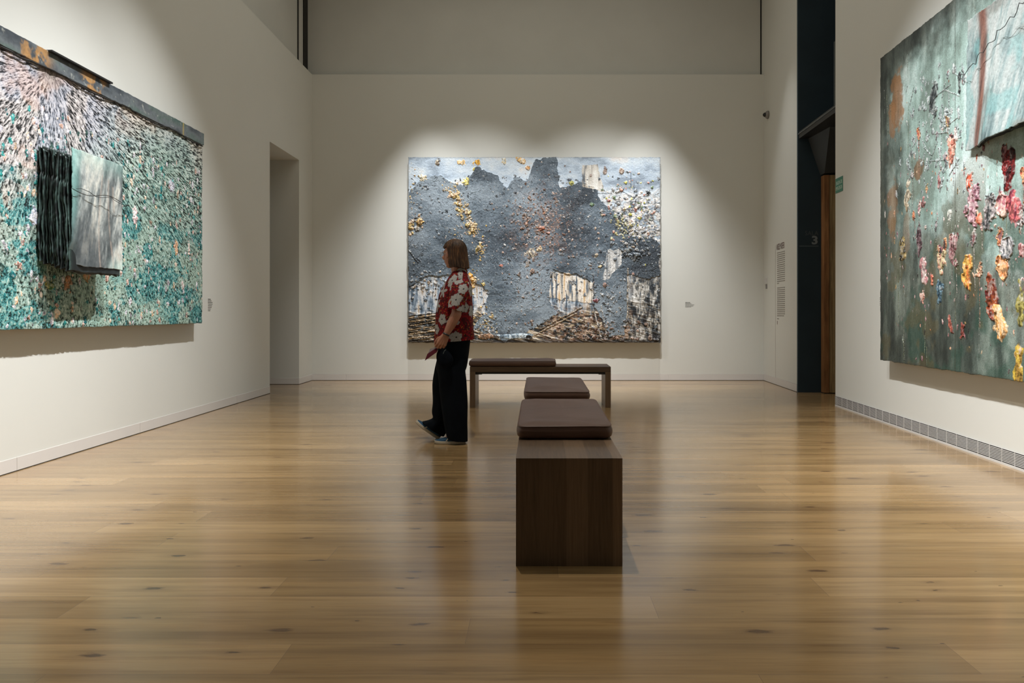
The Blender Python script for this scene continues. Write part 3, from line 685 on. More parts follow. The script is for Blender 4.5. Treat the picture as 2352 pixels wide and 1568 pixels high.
        P.stamp(a*W, b*H, rx, ry, ro, c1, c2, h*.55, int(a*977) % 50, .8)
    # thin frayed darker rim
    rim = np.exp(-np.minimum(np.minimum(U, W-U), np.minimum(V, H-V))/.008); P.fill(rim*.7, (75, 72, 66)); bo = sst(.978, .992, y+.015*(n2-.5)); P.fill(bo*.85, (38, 32, 28))
    sp = fbm(U*75, V*75, 101, 2, .6); P.fill(mcloud*sst(.80, .84, sp)*.8, (176, 182, 186)); P.fill(mcloud*sst(.20, .16, sp)*.7, (28, 30, 34)); P.fill(tint*sst(.7, .74, fbm(U*60, V*60, 103, 2))*.9, (176, 120, 88))  # pale specks paint glints onto the slate; dark and rust flecks are pigment
    P.Hh = P.Hh*.75+.004*fbm(U*60, V*60, 105, 3, .7)
    P.build('canvas', O, (1, 0, 0), (0, -1, 0), M['paint'], rt, .02, .008, 1.08)
    bm = NB(); bx(bm, O[0]+.02-rt.location.x, O[0]+W-.02-rt.location.x, 10.565-rt.location.y, 10.665-rt.location.y, .02, H-.02); obj('stretcher_frame', bm, M['stretcher'], rt)
back_painting()

# ------------------------------------------------------------------ painting on the left wall: radiating pale strokes over teal
def left_painting():
    # viewer's left is the near end (small Y); face at X=-3.39
    Y1 = 6.955; W, H = 3.85, 1.905; Y0 = Y1-W
    O = (-3.39, Y0, 2.855); P = Paint(W, H, 0, 660, np.concatenate([np.linspace(0, 1.15, 150)[:-1], np.linspace(1.15, W, 930)])); U, V = P.U, P.V; x = U/W; y = V/H
    rt = empty('teal_painting', (-3.47, Y0+W/2, O[2]-H)); bpy.context.view_layer.update()
    tag(rt, 'teal and white crusted abstract painting carrying a grey lead book on the left wall', 'painting')
    rnd = random.Random(9)
    fx, fy = 4.80-Y0, .12                      # focus of the strokes
    dx = U-fx; dy = V-fy; r = np.hypot(dx, dy)+1e-3; th = np.arctan2(dx, dy+.02)
    st = 0; wsum = 0
    for k, r0 in enumerate((.12, .25, .5, 1.0, 2.0, 4.0)):
        wgt = np.clip(1-np.abs(np.log2(r/r0)), 0, 1)
        st = st+wgt*fbm(th*r0*120+k*31, r*30+k*7, 20+k, 3, .7); wsum = wsum+wgt
    st = st/np.maximum(wsum, 1e-3)
    iso = fbm(U*72, V*60, 30, 3, .7); big = fbm(U*2.0, V*2.4, 31, 4, .55); mid = fbm(U*9, V*9, 32, 4, .6)
    near = sst(1.9, .3, r)
    mixf = np.clip(sst(.30, .75, y+.18*(big-.5)), 0, 1); tex = st*(1-mixf)+(.55*iso+.45*st)*mixf
    pale = P.grad(tex+.12*(mid-.5), [(.33, (30, 32, 34)), (.42, (88, 84, 84)), (.49, (160, 153, 152)), (.58, (192, 186, 186)), (.75, (222, 212, 206))])
    grn = P.grad(tex+.15*(mid-.5), [(.28, (20, 32, 30)), (.38, (56, 80, 74)), (.47, (118, 145, 135)), (.58, (155, 180, 170)), (.75, (205, 216, 208))])
    teal = P.grad(tex+.25*(mid-.5), [(.28, (14, 40, 42)), (.40, (22, 92, 98)), (.52, (48, 138, 140)), (.66, (150, 182, 172))])
    P.C[:] = pale
    P.fill(sst(.5, .62, fbm(U*3, V*3, 111, 4))*.35, (150, 165, 190)); P.fill(sst(.54, .66, fbm(U*3.5, V*3.5, 113, 4))*.35, (205, 160, 135))
    gm = np.clip(sst(.15, .6, y*.75+.34*sst(.45, .8, x)+.30*(big-.5)-.15*sst(.4, .2, x)), 0, 1); P.fill(gm, grn)
    tb = fbm(U*4.5, V*5.5, 36, 4, .6); tm = sst(.50, .58, tb)*sst(.35, .6, y+.15*sst(.5, .75, x)*0); P.fill(tm*.8, teal); mt = sst(.48, .6, fbm(U*2.6, V*3, 97, 4, .6))*sst(.45, .7, y)*(1-tm); P.fill(mt*.45, (160, 182, 166))
    lt = sst(.55, .68, fbm(U*5, V*4, 38, 4, .6))*sst(.5, .7, y); P.fill(lt*.5, (150, 182, 170))
    mid_dark = sst(.5, .38, st)*sst(1.0, .2, y)*sst(.35, .6, x)*.55; P.fill(mid_dark, (30, 34, 34))
    core = np.exp(-(r/.10)**2); P.fill(core*.9, P.grad(iso, [(.3, (70, 64, 60)), (.7, (170, 160, 152))]))
    deep = sst(.425, .36, tex)*sst(.06, .16, r); P.fill(deep*.85, (14, 16, 18))
    P.Hh = .012*sst(.30, .55, tex)*(.35+.65*sst(.05, .5, r))+.007*iso+.014*mid
    PK = [((225, 200, 195), (190, 150, 130)), ((235, 225, 220), (150, 150, 170)), ((215, 175, 130), (235, 220, 205)), ((190, 185, 200), (225, 225, 228))]
    for k in range(900):
        a, b = rnd.uniform(.28, 1), rnd.uniform(.2, .99)
        c = rnd.choice(PK) if rnd.random() < .5 else rnd.choice([((30, 120, 120), (60, 160, 155)), ((25, 50, 48), (70, 100, 92)), ((15, 80, 90), (40, 130, 130))])
        q = rnd.uniform(.006, .022); P.stamp(a*W, b*H, q*rnd.uniform(.6, 1), q*rnd.uniform(.8, 1.8), 0, c[0], c[1], q*.4, rnd.randint(0, 49), .9)
    for a, b, rx, ry, c1, c2 in ((.485, .83, .03, .07, (190, 140, 100), (120, 90, 60)), (.535, .80, .03, .05, (175, 165, 125), (205, 150, 100)), (.455, .94, .025, .07, (220, 175, 125), (235, 220, 200)), (.44, .84, .06, .04, (150, 150, 60), (60, 110, 60)), (.60, .80, .025, .045, (215, 180, 165), (110, 70, 60)), (.36, .78, .025, .04, (235, 215, 205), (200, 130, 110)),
                 (.85, .33, .05, .05, (220, 218, 228), (180, 185, 200)), (.87, .62, .03, .07, (225, 205, 195), (215, 160, 110)), (.93, .62, .03, .06, (225, 200, 190), (235, 225, 220)), (.40, .60, .06, .05, (180, 190, 215), (225, 225, 230)), (.70, .52, .04, .06, (225, 190, 190), (235, 230, 230)), (.9, .8, .025, .06, (215, 195, 190), (160, 150, 150))):
        P.stamp(a*W, b*H, rx, ry, 0, c1, c2, .014, int(a*911) % 50, 1.0)
    rim = np.exp(-np.minimum(np.minimum(U, W-U), H-V)/.008); P.fill(rim*.6, (70, 76, 70))
    P.Hh *= .42
    P.build('canvas', O, (0, 1, 0), (1, 0, 0), M['paint'], rt, .02, .008, 1.1)
    rx_, ry_, rz_ = rt.location
    bm = NB(); bx(bm, -3.49-rx_+.001, -3.396-rx_, Y0+.02-ry_, Y1-.02-ry_, .02, H-.02); obj('stretcher_frame', bm, M['stretcher'], rt)
    # lead strip along the top
    S = Paint(W, .118, 600, 30); U, V = S.U, S.V; n = fbm(U*3, V*7, 50, 4, .6)
    S.C[:] = S.grad(n+.2*sst(.4, .9, U/W)-.1, [(.3, (62, 68, 74)), (.5, (92, 98, 102)), (.6, (88, 100, 98)), (.8, (60, 82, 78))])
    for c, w_ in ((4.62, .15), (5.18, .10), (5.30, .07)):
        S.fill(np.exp(-((U-(c-Y0)+.3*(V-.06))/w_)**4)*sst(.42, .58, fbm(U*12, V*12, 52, 4, .65)), (160, 122, 78))
    S.fill(sst(.72, .80, fbm(U*30, V*24, 54, 4))*.7, (150, 152, 146))
    yy = fbm(U*1.5, V*0, 55, 3); S.fill(np.exp(-((U-6.55+Y0)/.012)**2)*.7, (170, 150, 80))
    S.Hh = .004*n
    S.build('lead_strip', (-3.366, Y0+.002, 2.858), (0, 1, 0), (1, 0, 0), M['lead'], rt, .016, .005, 1.1)
    bm = NB(); bx(bm, -3.42-rx_, -3.335-rx_, 4.74-ry_, 5.42-ry_, 2.853-rz_, 2.866-rz_, .002); obj('top_ledge', bm, M['rail'], rt)
    # dark drooping bead under the strip
    rr = np.random.RandomState(4); bm = NB(); pts = []
    for k in range(90):
        yk = Y0+.02+(W-.04)*k/89; pts.append((-3.366-rx_+.004*rr.randn(), yk-ry_, 2.733-rz_+.010*math.sin(k*.35)+.003*rr.randn()))
    tube(bm, pts, .0055, 6); obj('drip_bead', bm, M['rail'], rt)
    # lead book
    bk = empty('lead_book', (-3.37-rx_, 4.975-ry_, 1.40-rz_)); bk.parent = rt
    nl = 16; Hb = .78
    for i in range(nl):
        X0 = .010+.0118*i
        B = Paint(.57, Hb, 50, 90); U, V = B.U, B.V; s_ = 60+i*3
        nn = fbm(U*5, V*5, s_, 4, .6)
        B.C[:] = B.grad(nn+.25*(fbm(U*30, V*2, s_+1, 3)-.5), [(.35, (22, 27, 28)), (.55, (44, 52, 52)), (.8, (78, 98, 95))])
        edgeL = np.exp(-U/.012); B.fill(edgeL*.6*sst(.4, .6, fbm(U*5, V*22, s_+2, 3)), (82, 108, 102))
        ph = rr.rand(4)*6
        bend = lambda u, v, ph=ph, i=i: .006*np.exp(-u/.12)*np.sin(v*9+.18*i)+.0035*np.exp(-u/.06)*np.sin(v*24+ph[1])+.002*np.sin(u*9+v*4+i*.3)
        B.V[:] = B.V
        sh = .008*math.sin(i*1.7)+.012*math.sin(i*.55)-.02*(i < 3)
        o = B.build('book_leaf', (0, 0, 0), (0, 1, 0), (1, 0, 0), M['lead'], None, .005, .014, 1.0, bend)
        o.parent = bk; o.location = (X0, -.305+sh, Hb-.004*i+.012*math.sin(i*2.1)); 
    B = Paint(.615, Hb+.015, 200, 260); U, V = B.U, B.V
    nn = fbm(U*5+V*.8, V*2.0, 80, 5, .62); n2 = fbm(U*16+V*3, V*4.5, 84, 5, .66)
    B.C[:] = B.grad(nn*.5+n2*.5, [(.33, (58, 64, 66)), (.45, (98, 104, 104)), (.53, (145, 150, 148)), (.60, (178, 178, 170)), (.72, (200, 204, 198))])
    B.fill(sst(.12, .0, U+V*.05)*.7, (120, 165, 160)); B.fill(sst(.2, .0, V+U*.1+.2*(nn-.5))*.5, (140, 175, 168))
    B.fill(sst(.30, .62, V+.15*(nn-.5))*sst(.36, .16, U-.10*sst(.4, .8, V)+.2*(nn-.5))*.75, (56, 62, 66))
    for c in (.36, .47, .52): B.fill(np.exp(-((U-c-.06*np.sin(V*3+c*9))/.010)**2)*sst(.4, .6, fbm(U*8, V*9, 88, 3))*.5, (165, 150, 138))
    B.fill(sst(.68, .8, V)*sst(.35, .6, U)*.5, (150, 190, 180))
    cr = np.exp(-((V-.28-.02*np.sin(U*11))/.0022)**2)*sst(.52, .45, np.abs(U-.28)); B.fill(cr, (40, 42, 42)); B.Hh = .004*n2-.004*cr
    bend = lambda u, v: .007*np.sin(u*7+1)+.005*np.sin(v*5+u*4)-.02*sst(.59, .615, u)-.04*sst(.12, 0, u)*sst(.6, .79, v)
    o = B.build('book_cover', (0, 0, 0), (0, 1, 0), (1, 0, 0), M['lead'], None, .006, .010, 1.25, bend); o.parent = bk; o.location = (.20, -.29, Hb)
    tag(o, 'pale grey streaked lead cover sheet')
    bm = NB(); tube(bm, [(.245+.006*math.sin(k*2.3), -.30+.6*k/14, .50+.012*math.sin(k*.9)-.02*k/14) for k in range(15)]+[(.03, .36, .44)], .002, 6); obj('wire', bm, M['rail'], bk)
    bm = NB(); capsule(bm, (.03, .36, .36), .011, (.03, .35, .24), .013, 10); obj('hanging_stick', bm, M['timber'], bk)
    bm = NB(); tube(bm, [(.03, .36, .44), (.03, .36, .36)], .0015, 6); obj('wire', bm, M['rail'], bk)
left_painting()

# ------------------------------------------------------------------ painting on the right wall: petals falling over sea-green
def right_painting():
    ca, sa = math.cos(AR), math.sin(AR)
    W, H = 3.86, 2.83; T = .10
    Ud = (-sa, -ca, 0); Nd = (-ca, sa, 0)          # viewer's right = towards the camera
    Y1 = 6.484; O = np.array((XR(Y1)-T, Y1, 3.443))
    P = Paint(W, H, 0, 800, np.concatenate([np.linspace(0, 2.15, 640)[:-1], np.linspace(2.15, W, 150)])); U, V = P.U, P.V; x = U/W; y = V/H
    rt = empty('petal_painting', (XR(Y1-W/2)-.02, Y1-W/2, O[2]-H)); bpy.context.view_layer.update()
    tag(rt, 'green-grey abstract painting scattered with pink and orange petal-like daubs on the right wall', 'painting')
    rnd = random.Random(21)
    vs = fbm(U*9, V*1.6, 1, 5, .6); n = fbm(U*2.2, V*2.2, 2, 5, .6); fine = fbm(U*45, V*26, 3, 3, .6); mid = fbm(U*9, V*9, 7, 4, .6)
    dark = P.grad(vs*.6+n*.4+.1*(fine-.5), [(.33, (42, 48, 44)), (.46, (66, 74, 68)), (.56, (92, 100, 92)), (.72, (128, 138, 128))])
    P.C[:] = dark
    aqua = P.grad(n*.6+vs*.4+.08*(fine-.5), [(.33, (122, 140, 132)), (.44, (152, 176, 169)), (.54, (176, 200, 195)), (.68, (208, 222, 220))])
    # pale zone: upper middle falling off towards edges and the bottom
    w0 = (n-.5)*.55+(mid-.5)*.25
    am = np.clip(sst(.03, .16, x*1.0+w0*.2)*sst(.02, .2, y+w0*.4+.3*(x-.15))*sst(.70, .46, y+w0*.6-.12*sst(.2, .45, x)), 0, 1); P.fill(am, aqua)
    P.fill(sst(.75, .95, x*0+y+.1*w0)*sst(.25, .5, x)*.5, P.grad(vs, [(.35, (62, 78, 72)), (.6, (130, 150, 142))]))
    P.fill(sst(.48, .62, fbm(U*3, V*1.2, 12, 4))*sst(.35, .6, x)*sst(.5, .6, y)*.7, P.grad(fine, [(.3, (120, 128, 120)), (.7, (155, 165, 158))]))
    gr_ = sst(.55, .65, fbm(U*3, V*2.4, 14, 4, .6))*sst(.45, .7, y); P.fill(gr_*.6, (38, 72, 60))
    ol = sst(.56, .64, fbm(U*3.4, V*3, 15, 4, .6))*.5; P.fill(ol*sst(.3, .6, y), (92, 84, 56))
    P.fill(sst(.03, .0, x)*.5, (40, 44, 42)); P.fill(sst(.09, .0, y+.05*(mid-.5))*sst(.5, .2, x)*.6, (38, 42, 42))
    for cx, cy, rx, ry, o_ in ((.085, .17, .13, .30, .9), (.06, .23, .07, .2, .7), (.185, .42, .09, .09, .85), (.06, .52, .11, .32, .6), (.13, .61, .07, .2, .4)):
        d = ((U-cx*W)/rx)**2+((V-cy*H)/ry)**2+(mid-.5)*2.5; P.fill(sst(1.1, .5, d)*o_*.9, P.grad(vs, [(.3, (105, 78, 50)), (.6, (148, 105, 66)), (.8, (165, 125, 85))]))
    P.Hh = .004*fine+.006*mid
    # thin scratches
    for k in range(34):
        a, b = rnd.uniform(.02, .5), rnd.uniform(.05, .95); l = rnd.uniform(.05, .5)
        P.stroke([(a*W, b*H), (a*W+rnd.uniform(-.02, .03), b*H+l)], .0035, rnd.choice([(170, 180, 170), (130, 138, 95), (50, 52, 50)]), (110, 118, 105), .003, k)
    for k in range(22):
        a, b = rnd.uniform(.12, .34), rnd.uniform(.14, .5); an = rnd.uniform(0, PI); l = rnd.uniform(.05, .3)
        P.stroke([(a*W, b*H), (a*W+l*math.cos(an), b*H+l*math.sin(an))], .0045, (66, 70, 68), (190, 200, 200), .01, k+60)
    for k in range(150):
        a, b = rnd.gauss(.25, .07), rnd.gauss(.33, .09); q = rnd.uniform(.008, .03)
        P.stamp(a*W, b*H, q*rnd.uniform(.5, 1), q*rnd.uniform(.8, 1.8), rnd.uniform(-.6, .6), (196, 206, 206), (130, 140, 140), q*.4, rnd.randint(0, 49), 1.0)
    PAL = [((160, 105, 115), (212, 186, 186)), ((120, 60, 62), (190, 145, 142)), ((190, 125, 90), (222, 190, 160)), ((205, 196, 190), (110, 106, 106)), ((96, 88, 92), (170, 162, 164)), ((225, 205, 195), (160, 100, 110)), ((120, 60, 80), (190, 150, 160)), ((180, 80, 58), (215, 160, 115)), ((90, 50, 60), (160, 110, 115)), ((205, 170, 120), (110, 90, 50)), ((215, 190, 185), (225, 215, 210))]
    # small flecks, then petals, denser to the viewer's right
    for k in range(900):
        a = rnd.uniform(.02, .99); b = min(max(rnd.gauss(.62, .18), .05), .98)
        if rnd.random() > .35+a*.9: continue
        c = rnd.choice(PAL+[((200, 205, 195), (120, 130, 120)), ((40, 36, 36), (90, 84, 80))]); q = rnd.uniform(.004, .013)
        P.stamp(a*W, b*H, q*rnd.uniform(.5, 1), q*rnd.uniform(.8, 2.6), rnd.uniform(-.5, .5), c[0], c[1], q*.6, rnd.randint(0, 49), .8)
    for k in range(190):
        a = rnd.uniform(.05, .98)**.75; b = min(max(rnd.gauss(.50+.05*(1-a), .11), .28), .93)
        if rnd.random() > .12+a*1.1: continue
        c = rnd.choice(PAL); q = rnd.uniform(.018, .055)*(.7+.6*a)
        if k % 2: P.stroke([(a*W, b*H), (a*W+rnd.uniform(-.02, .02), b*H+rnd.uniform(.1, .4))], .004, c[0], (90, 96, 90), .004, k)
        P.stamp(a*W, b*H, q*rnd.uniform(.55, .9), q*rnd.uniform(1, 1.8), rnd.uniform(-.4, .4), c[0], c[1], .014, rnd.randint(0, 49), .95, ring=k % 2, hole=(rnd.choice([(60, 58, 58), (130, 90, 90), (200, 190, 180)]) if k % 3 == 0 else None))
    def at(px, py):     # photo pixel -> canvas coordinate
        u = (px-PX)/F; Y = (3.057-T)/(u-.041); return (Y1-Y)/ca, O[2]-(CH+(PY-py)/F*Y)
    for px, py, rx, ry, ro, c1, c2, h, ring in ((2075, 575, .055, .10, 0, (190, 165, 105), (60, 58, 50), .05, 0), (2122, 612, .05, .12, -.1, (190, 120, 125), (225, 205, 200), .04, 0), (2164, 598, .055, .09, 0, (225, 165, 145), (205, 190, 150), .04, 0), (2193, 560, .05, .10, .3, (110, 55, 60), (190, 150, 150), .04, 0),
            (2222, 622, .06, .12, 0, (220, 120, 60), (220, 175, 90), .05, 1), (2305, 612, .055, .09, 0, (210, 130, 75), (230, 180, 130), .04, 1), (2280, 675, .06, .13, .05, (105, 40, 38), (150, 75, 40), .05, 1), (2298, 740, .055, .12, -.3, (230, 170, 100), (235, 205, 165), .05, 0), (2160, 668, .05, .07, 0, (50, 78, 96), (110, 140, 155), .04, 0),
            (2120, 685, .03, .06, -.3, (200, 180, 170), (215, 150, 130), .03, 0), (2182, 495, .03, .05, .3, (215, 215, 205), (180, 185, 180), .03, 0), (2236, 470, .07, .13, 0, (150, 95, 110), (215, 175, 180), .05, 1), (2275, 490, .06, .11, 0, (60, 64, 66), (170, 160, 160), .04, 1), (2302, 470, .06, .12, 0, (220, 190, 175), (180, 110, 120), .05, 1),
            (2330, 480, .06, .13, 0, (140, 55, 75), (205, 110, 110), .05, 0), (2228, 418, .035, .06, .1, (220, 85, 45), (235, 220, 210), .04, 0), (2252, 505, .03, .07, .1, (205, 90, 60), (230, 160, 130), .04, 0), (2185, 345, .045, .09, 0, (225, 195, 175), (210, 130, 110), .03, 0), (2085, 450, .045, .10, .1, (170, 150, 120), (215, 205, 185), .035, 0), (2112, 550, .035, .10, 0, (60, 45, 50), (120, 95, 100), .04, 0),
            (2315, 560, .05, .10, 0, (90, 92, 95), (200, 195, 195), .04, 1), (2345, 700, .05, .12, 0, (120, 115, 60), (170, 160, 90), .03, 0), (2340, 840, .05, .12, 0, (205, 175, 70), (165, 130, 60), .04, 0), (2142, 640, .025, .04, 0, (205, 90, 75), (225, 150, 120), .04, 0), (2185, 745, .02, .06, -.3, (190, 110, 90), (150, 80, 70), .03, 1), (2212, 758, .022, .05, .1, (180, 95, 80), (120, 60, 55), .03, 1), (2318, 395, .05, .16, .1, (130, 30, 30), (60, 25, 28), .04, 0), (2145, 225, .05, .12, 0, (150, 160, 158), (60, 66, 68), .03, 1), (2205, 180, .02, .09, 0, (60, 66, 66), (120, 128, 126), .03, 0)):
        a, b = at(px, py); P.stamp(a, b, rx*1.05, ry*1.1, ro, c1, c2, h*.4, (px+py) % 50, .95, ring=ring)
    sx_, _ = at(2194, 400); seam = np.exp(-((U-sx_)/.004)**2); P.fill(seam*.9, (60, 58, 44)); P.Hh -= .01*seam
    rim = np.exp(-np.minimum(np.minimum(U, W-U), np.minimum(V, H-V))/.008); P.fill(rim*.6, (60, 60, 52))
    P.Hh *= .5
    P.build('canvas', O, Ud, Nd, M['paint'], rt, .02, .009, 1.05)
    me_b = NB(); on = [(.02, W-.02)]
    y0, y1 = Y1-(W-.02)*ca, Y1-.02
    prism(me_b, [(XR(y0)-T+.005, y0), (XR(y1)-T+.005, y1), (XR(y1)-.002, y1), (XR(y0)-.002, y0)], O[2]-H+.02, O[2]-.02)
    for v in me_b.verts: v.co -= rt.location
    obj('stretcher_frame', me_b, M['stretcher'], rt)
    # hanging painted sheet, standing off the canvas at its foot
    SW, SH = 1.75, .95; S = Paint(SW, SH, 330, 190); U, V = S.U, S.V
    a0, b0 = at(2232, 48)
    n = fbm(U*7, V*2.2, 31, 5, .62); n2 = fbm(U*3, V*3, 33, 4); n3 = fbm(U*24+V*6, V*3.5, 35, 3, .6)
    S.C[:] = S.grad(n*.5+n2*.2+n3*.3, [(.34, (66, 84, 88)), (.42, (120, 142, 144)), (.50, (165, 184, 184)), (.58, (196, 206, 204)), (.7, (214, 218, 216))])
    tq = sst(.56, .66, fbm(U*5, V*4, 38, 4)); S.fill(tq*.6, (140, 190, 190))
    gy = sst(.55, .68, fbm(U*4, V*3, 39, 4)); S.fill(gy*.5, (130, 122, 112))
    xs_ = .18+.035*np.sin(V*4)+.02*(n2-.5); rs = np.exp(-((U-xs_)/.050)**4); S.fill(rs*.9, S.grad(n3, [(.3, (92, 50, 38)), (.5, (128, 76, 60)), (.8, (158, 104, 84))]))
    S.Hh = .008*n+.006*n3
    S.V = V; Vs = V.copy()
    bend = lambda u, v: .022+.012*(v/SH)+(.11*(v/SH)**1.3+.014*np.sin(u*7)+.012*np.sin(u*15+v*3))*sst(.02, .55, u)
    OS = O+np.array(Ud)*a0+np.array((0, 0, -b0))
    S.build('hanging_sheet', OS, Ud, Nd, M['cloth'], rt, .010, .018, .72, bend)
    # dark wedge closing the sheet's foot, its underside shadow put into the colour
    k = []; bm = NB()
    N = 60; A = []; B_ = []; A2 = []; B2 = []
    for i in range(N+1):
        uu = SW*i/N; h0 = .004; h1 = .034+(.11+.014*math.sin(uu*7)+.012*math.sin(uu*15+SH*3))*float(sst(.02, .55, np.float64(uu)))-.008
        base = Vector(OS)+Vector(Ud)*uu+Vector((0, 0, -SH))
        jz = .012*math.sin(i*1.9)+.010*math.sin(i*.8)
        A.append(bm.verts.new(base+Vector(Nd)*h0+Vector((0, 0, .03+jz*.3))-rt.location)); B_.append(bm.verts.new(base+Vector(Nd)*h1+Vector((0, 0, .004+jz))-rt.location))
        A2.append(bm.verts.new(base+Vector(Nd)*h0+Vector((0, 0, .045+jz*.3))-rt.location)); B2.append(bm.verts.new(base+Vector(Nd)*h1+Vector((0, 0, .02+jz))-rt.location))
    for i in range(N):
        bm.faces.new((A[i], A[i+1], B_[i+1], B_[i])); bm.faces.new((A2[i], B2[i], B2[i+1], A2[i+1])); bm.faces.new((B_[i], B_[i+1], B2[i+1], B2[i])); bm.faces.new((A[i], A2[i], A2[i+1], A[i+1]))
    obj('sheet_foot_shade', bm, M['rail'], rt)
    bm = NB(); pts = []
    for i in range(30):
        uu = -.02+1.2*i/29; pts.append(Vector(OS)+Vector(Ud)*uu+Vector(Nd)*(.075+.07*(i/29)+.01*math.sin(i*1.1))+Vector((0, 0, -.42+.34*(i/29)+.02*math.sin(i*2.2)))-rt.location)
    tube(bm, pts, .0022, 6); obj('wire', bm, M['rail'], rt)
right_painting()

# ------------------------------------------------------------------ the visitor
D0 = 5.69
def Wp(px, py, dy=0.0):
    d = D0+dy; return Vector(((px-PX)/F*d, d, CH-(py-PY)/F*d))
skin = NT('skin'); v_ = skin.coord(); skin.base(skin.ramp(skin.noise(v_, 14, 4), [(.3, (.31, .135, .082)), (.7, (.39, .18, .112))])); skin.rough(.5)
skin.b.inputs['Subsurface Weight'].default_value = .08; skin.bump(skin.noise(v_, 300, 3), .1, .0006); M['skin'] = skin.m
h_ = NT('brown_hair'); v_ = h_.coord((1, 1, .12)); hn = h_.noise(v_, 110, 5, .6); h2 = h_.noise(h_.coord((1, 1, .6)), 9, 2)
h_.base(h_.mix(1.0, h_.ramp(hn, [(.3, (.016, .007, .003)), (.52, (.060, .029, .013)), (.7, (.15, .078, .036))]), h_.ramp(h2, [(.35, (.55, .55, .55)), (.65, (1.5, 1.4, 1.3))]), 'MULTIPLY'))
h_.b.inputs['Specular IOR Level'].default_value = .25; h_.rough(.5); h_.bump(hn, .8, .004); M['hair'] = h_.m
M['trousers'] = plain('black_navy_cloth', (.0040, .0055, .0080), .95, .25, 9, .4, spec=.08)
M['denim'] = plain('teal_blue_suede', (.010, .050, .100), .8, .2, 14, .3)
M['sole'] = plain('cream_rubber', (.42, .36, .27), .6, .08, 14, .1)
M['band'] = plain('black_band', (.012, .012, .014), .4, .05, 10, 0)
M['leaflet'] = plain('dark_red_card', (.060, .007, .012), .9, .1, 10, .05, spec=.1)
M['paper'] = plain('grey_card', (.16, .12, .12), .5, .05, 10, 0)
M['pouch'] = plain('dark_navy_canvas', (.004, .0055, .009), .95, .2, 10, .4, spec=.08)
M['lens'] = glass_mat(); M['lens'].name = 'spectacle_lens'
lb = M['lens'].node_tree.nodes['Principled BSDF']; lb.inputs['Base Color'].default_value = (.9, .93, .95, 1)
M['frame'] = plain('pale_spectacle_frame', (.35, .36, .34), .3, .05, 10, 0)

person = empty('person', (Wp(1040, 1013).x, D0, 0)); bpy.context.view_layer.update()
tag(person, 'woman with brown bob in red floral shirt and black wide trousers walking left', 'person')
PM = person.matrix_world.inverted()
def adopt(o): o.parent = person; o.matrix_parent_inverse = PM; return o

def loft(name, secs, mat, nu=160, sub=18, folds=None, closed=(False, False), colorfn=None, thick=0, pw=2.0, parent=True):
    """secs: (x1,y1,x2,y2,halfdepth,dy) chords in side view; smooth interpolation between them"""
    S = np.array([[*Wp(a, b, f), *Wp(c, d, f), e] for a, b, c, d, e, f in secs])
    n = len(S); ts = np.linspace(0, n-1, (n-1)*sub+1)
    def cr(t):
        i = min(int(t), n-2); f = t-i; p0 = S[max(i-1, 0)]; p1 = S[i]; p2 = S[i+1]; p3 = S[min(i+2, n-1)]
        m1 = (p2-p0)/2; m2 = (p3-p1)/2
        return (2*f**3-3*f**2+1)*p1+(f**3-2*f**2+f)*m1+(-2*f**3+3*f**2)*p2+(f**3-f**2)*m2
    V = []; rows = []
    for t in ts:
        c = cr(t); L = Vector(c[0:3]); R = Vector(c[3:6]); cen = (L+R)/2; ax = (L-R)/2; hd = c[6]
        for k in range(nu):
            a = 2*PI*k/nu; ca = math.cos(a); sa = math.sin(a)
            cc = math.copysign(abs(ca)**(2/pw), ca); ss = math.copysign(abs(sa)**(2/pw), sa)
            s = 1.0
            if folds: s += folds(a, t/(n-1))
            V.append(cen+ax*cc*s+Vector((0, -1, 0))*hd*ss*s)
    nr = len(ts); F_ = []
    for i in range(nr-1):
        for k in range(nu):
            k2 = (k+1) % nu; F_.append((i*nu+k, i*nu+k2, (i+1)*nu+k2, (i+1)*nu+k))
    if closed[0]: F_.append(tuple(range(nu))[::-1])
    if closed[1]: F_.append(tuple((nr-1)*nu+k for k in range(nu)))
    me = bpy.data.meshes.new(name); me.from_pydata([tuple(v) for v in V], [], F_); me.update()
    bm = NB(); bm.from_mesh(me); bmesh.ops.recalc_face_normals(bm, faces=bm.faces[:]); bm.to_mesh(me); bm.free()
    o = link(name, me, mat, None, True)
    if colorfn:
        co = np.array([tuple(v) for v in V]); ang = np.tile(np.arange(nu)/nu, nr); tt = np.repeat(ts/(n-1), nu)
        c = colorfn(co, ang, tt); at = me.color_attributes.new('pigment', 'FLOAT_COLOR', 'POINT')
        at.data.foreach_set('color', np.hstack([c, np.ones((len(c), 1))]).astype(np.float32).ravel())
    if thick:
        m = o.modifiers.new('thickness', 'SOLIDIFY'); m.thickness = thick; m.offset = -1
    if parent: adopt(o)
    return o

# body: one continuous surface, grown from overlapping forms and remeshed
bm = NB()
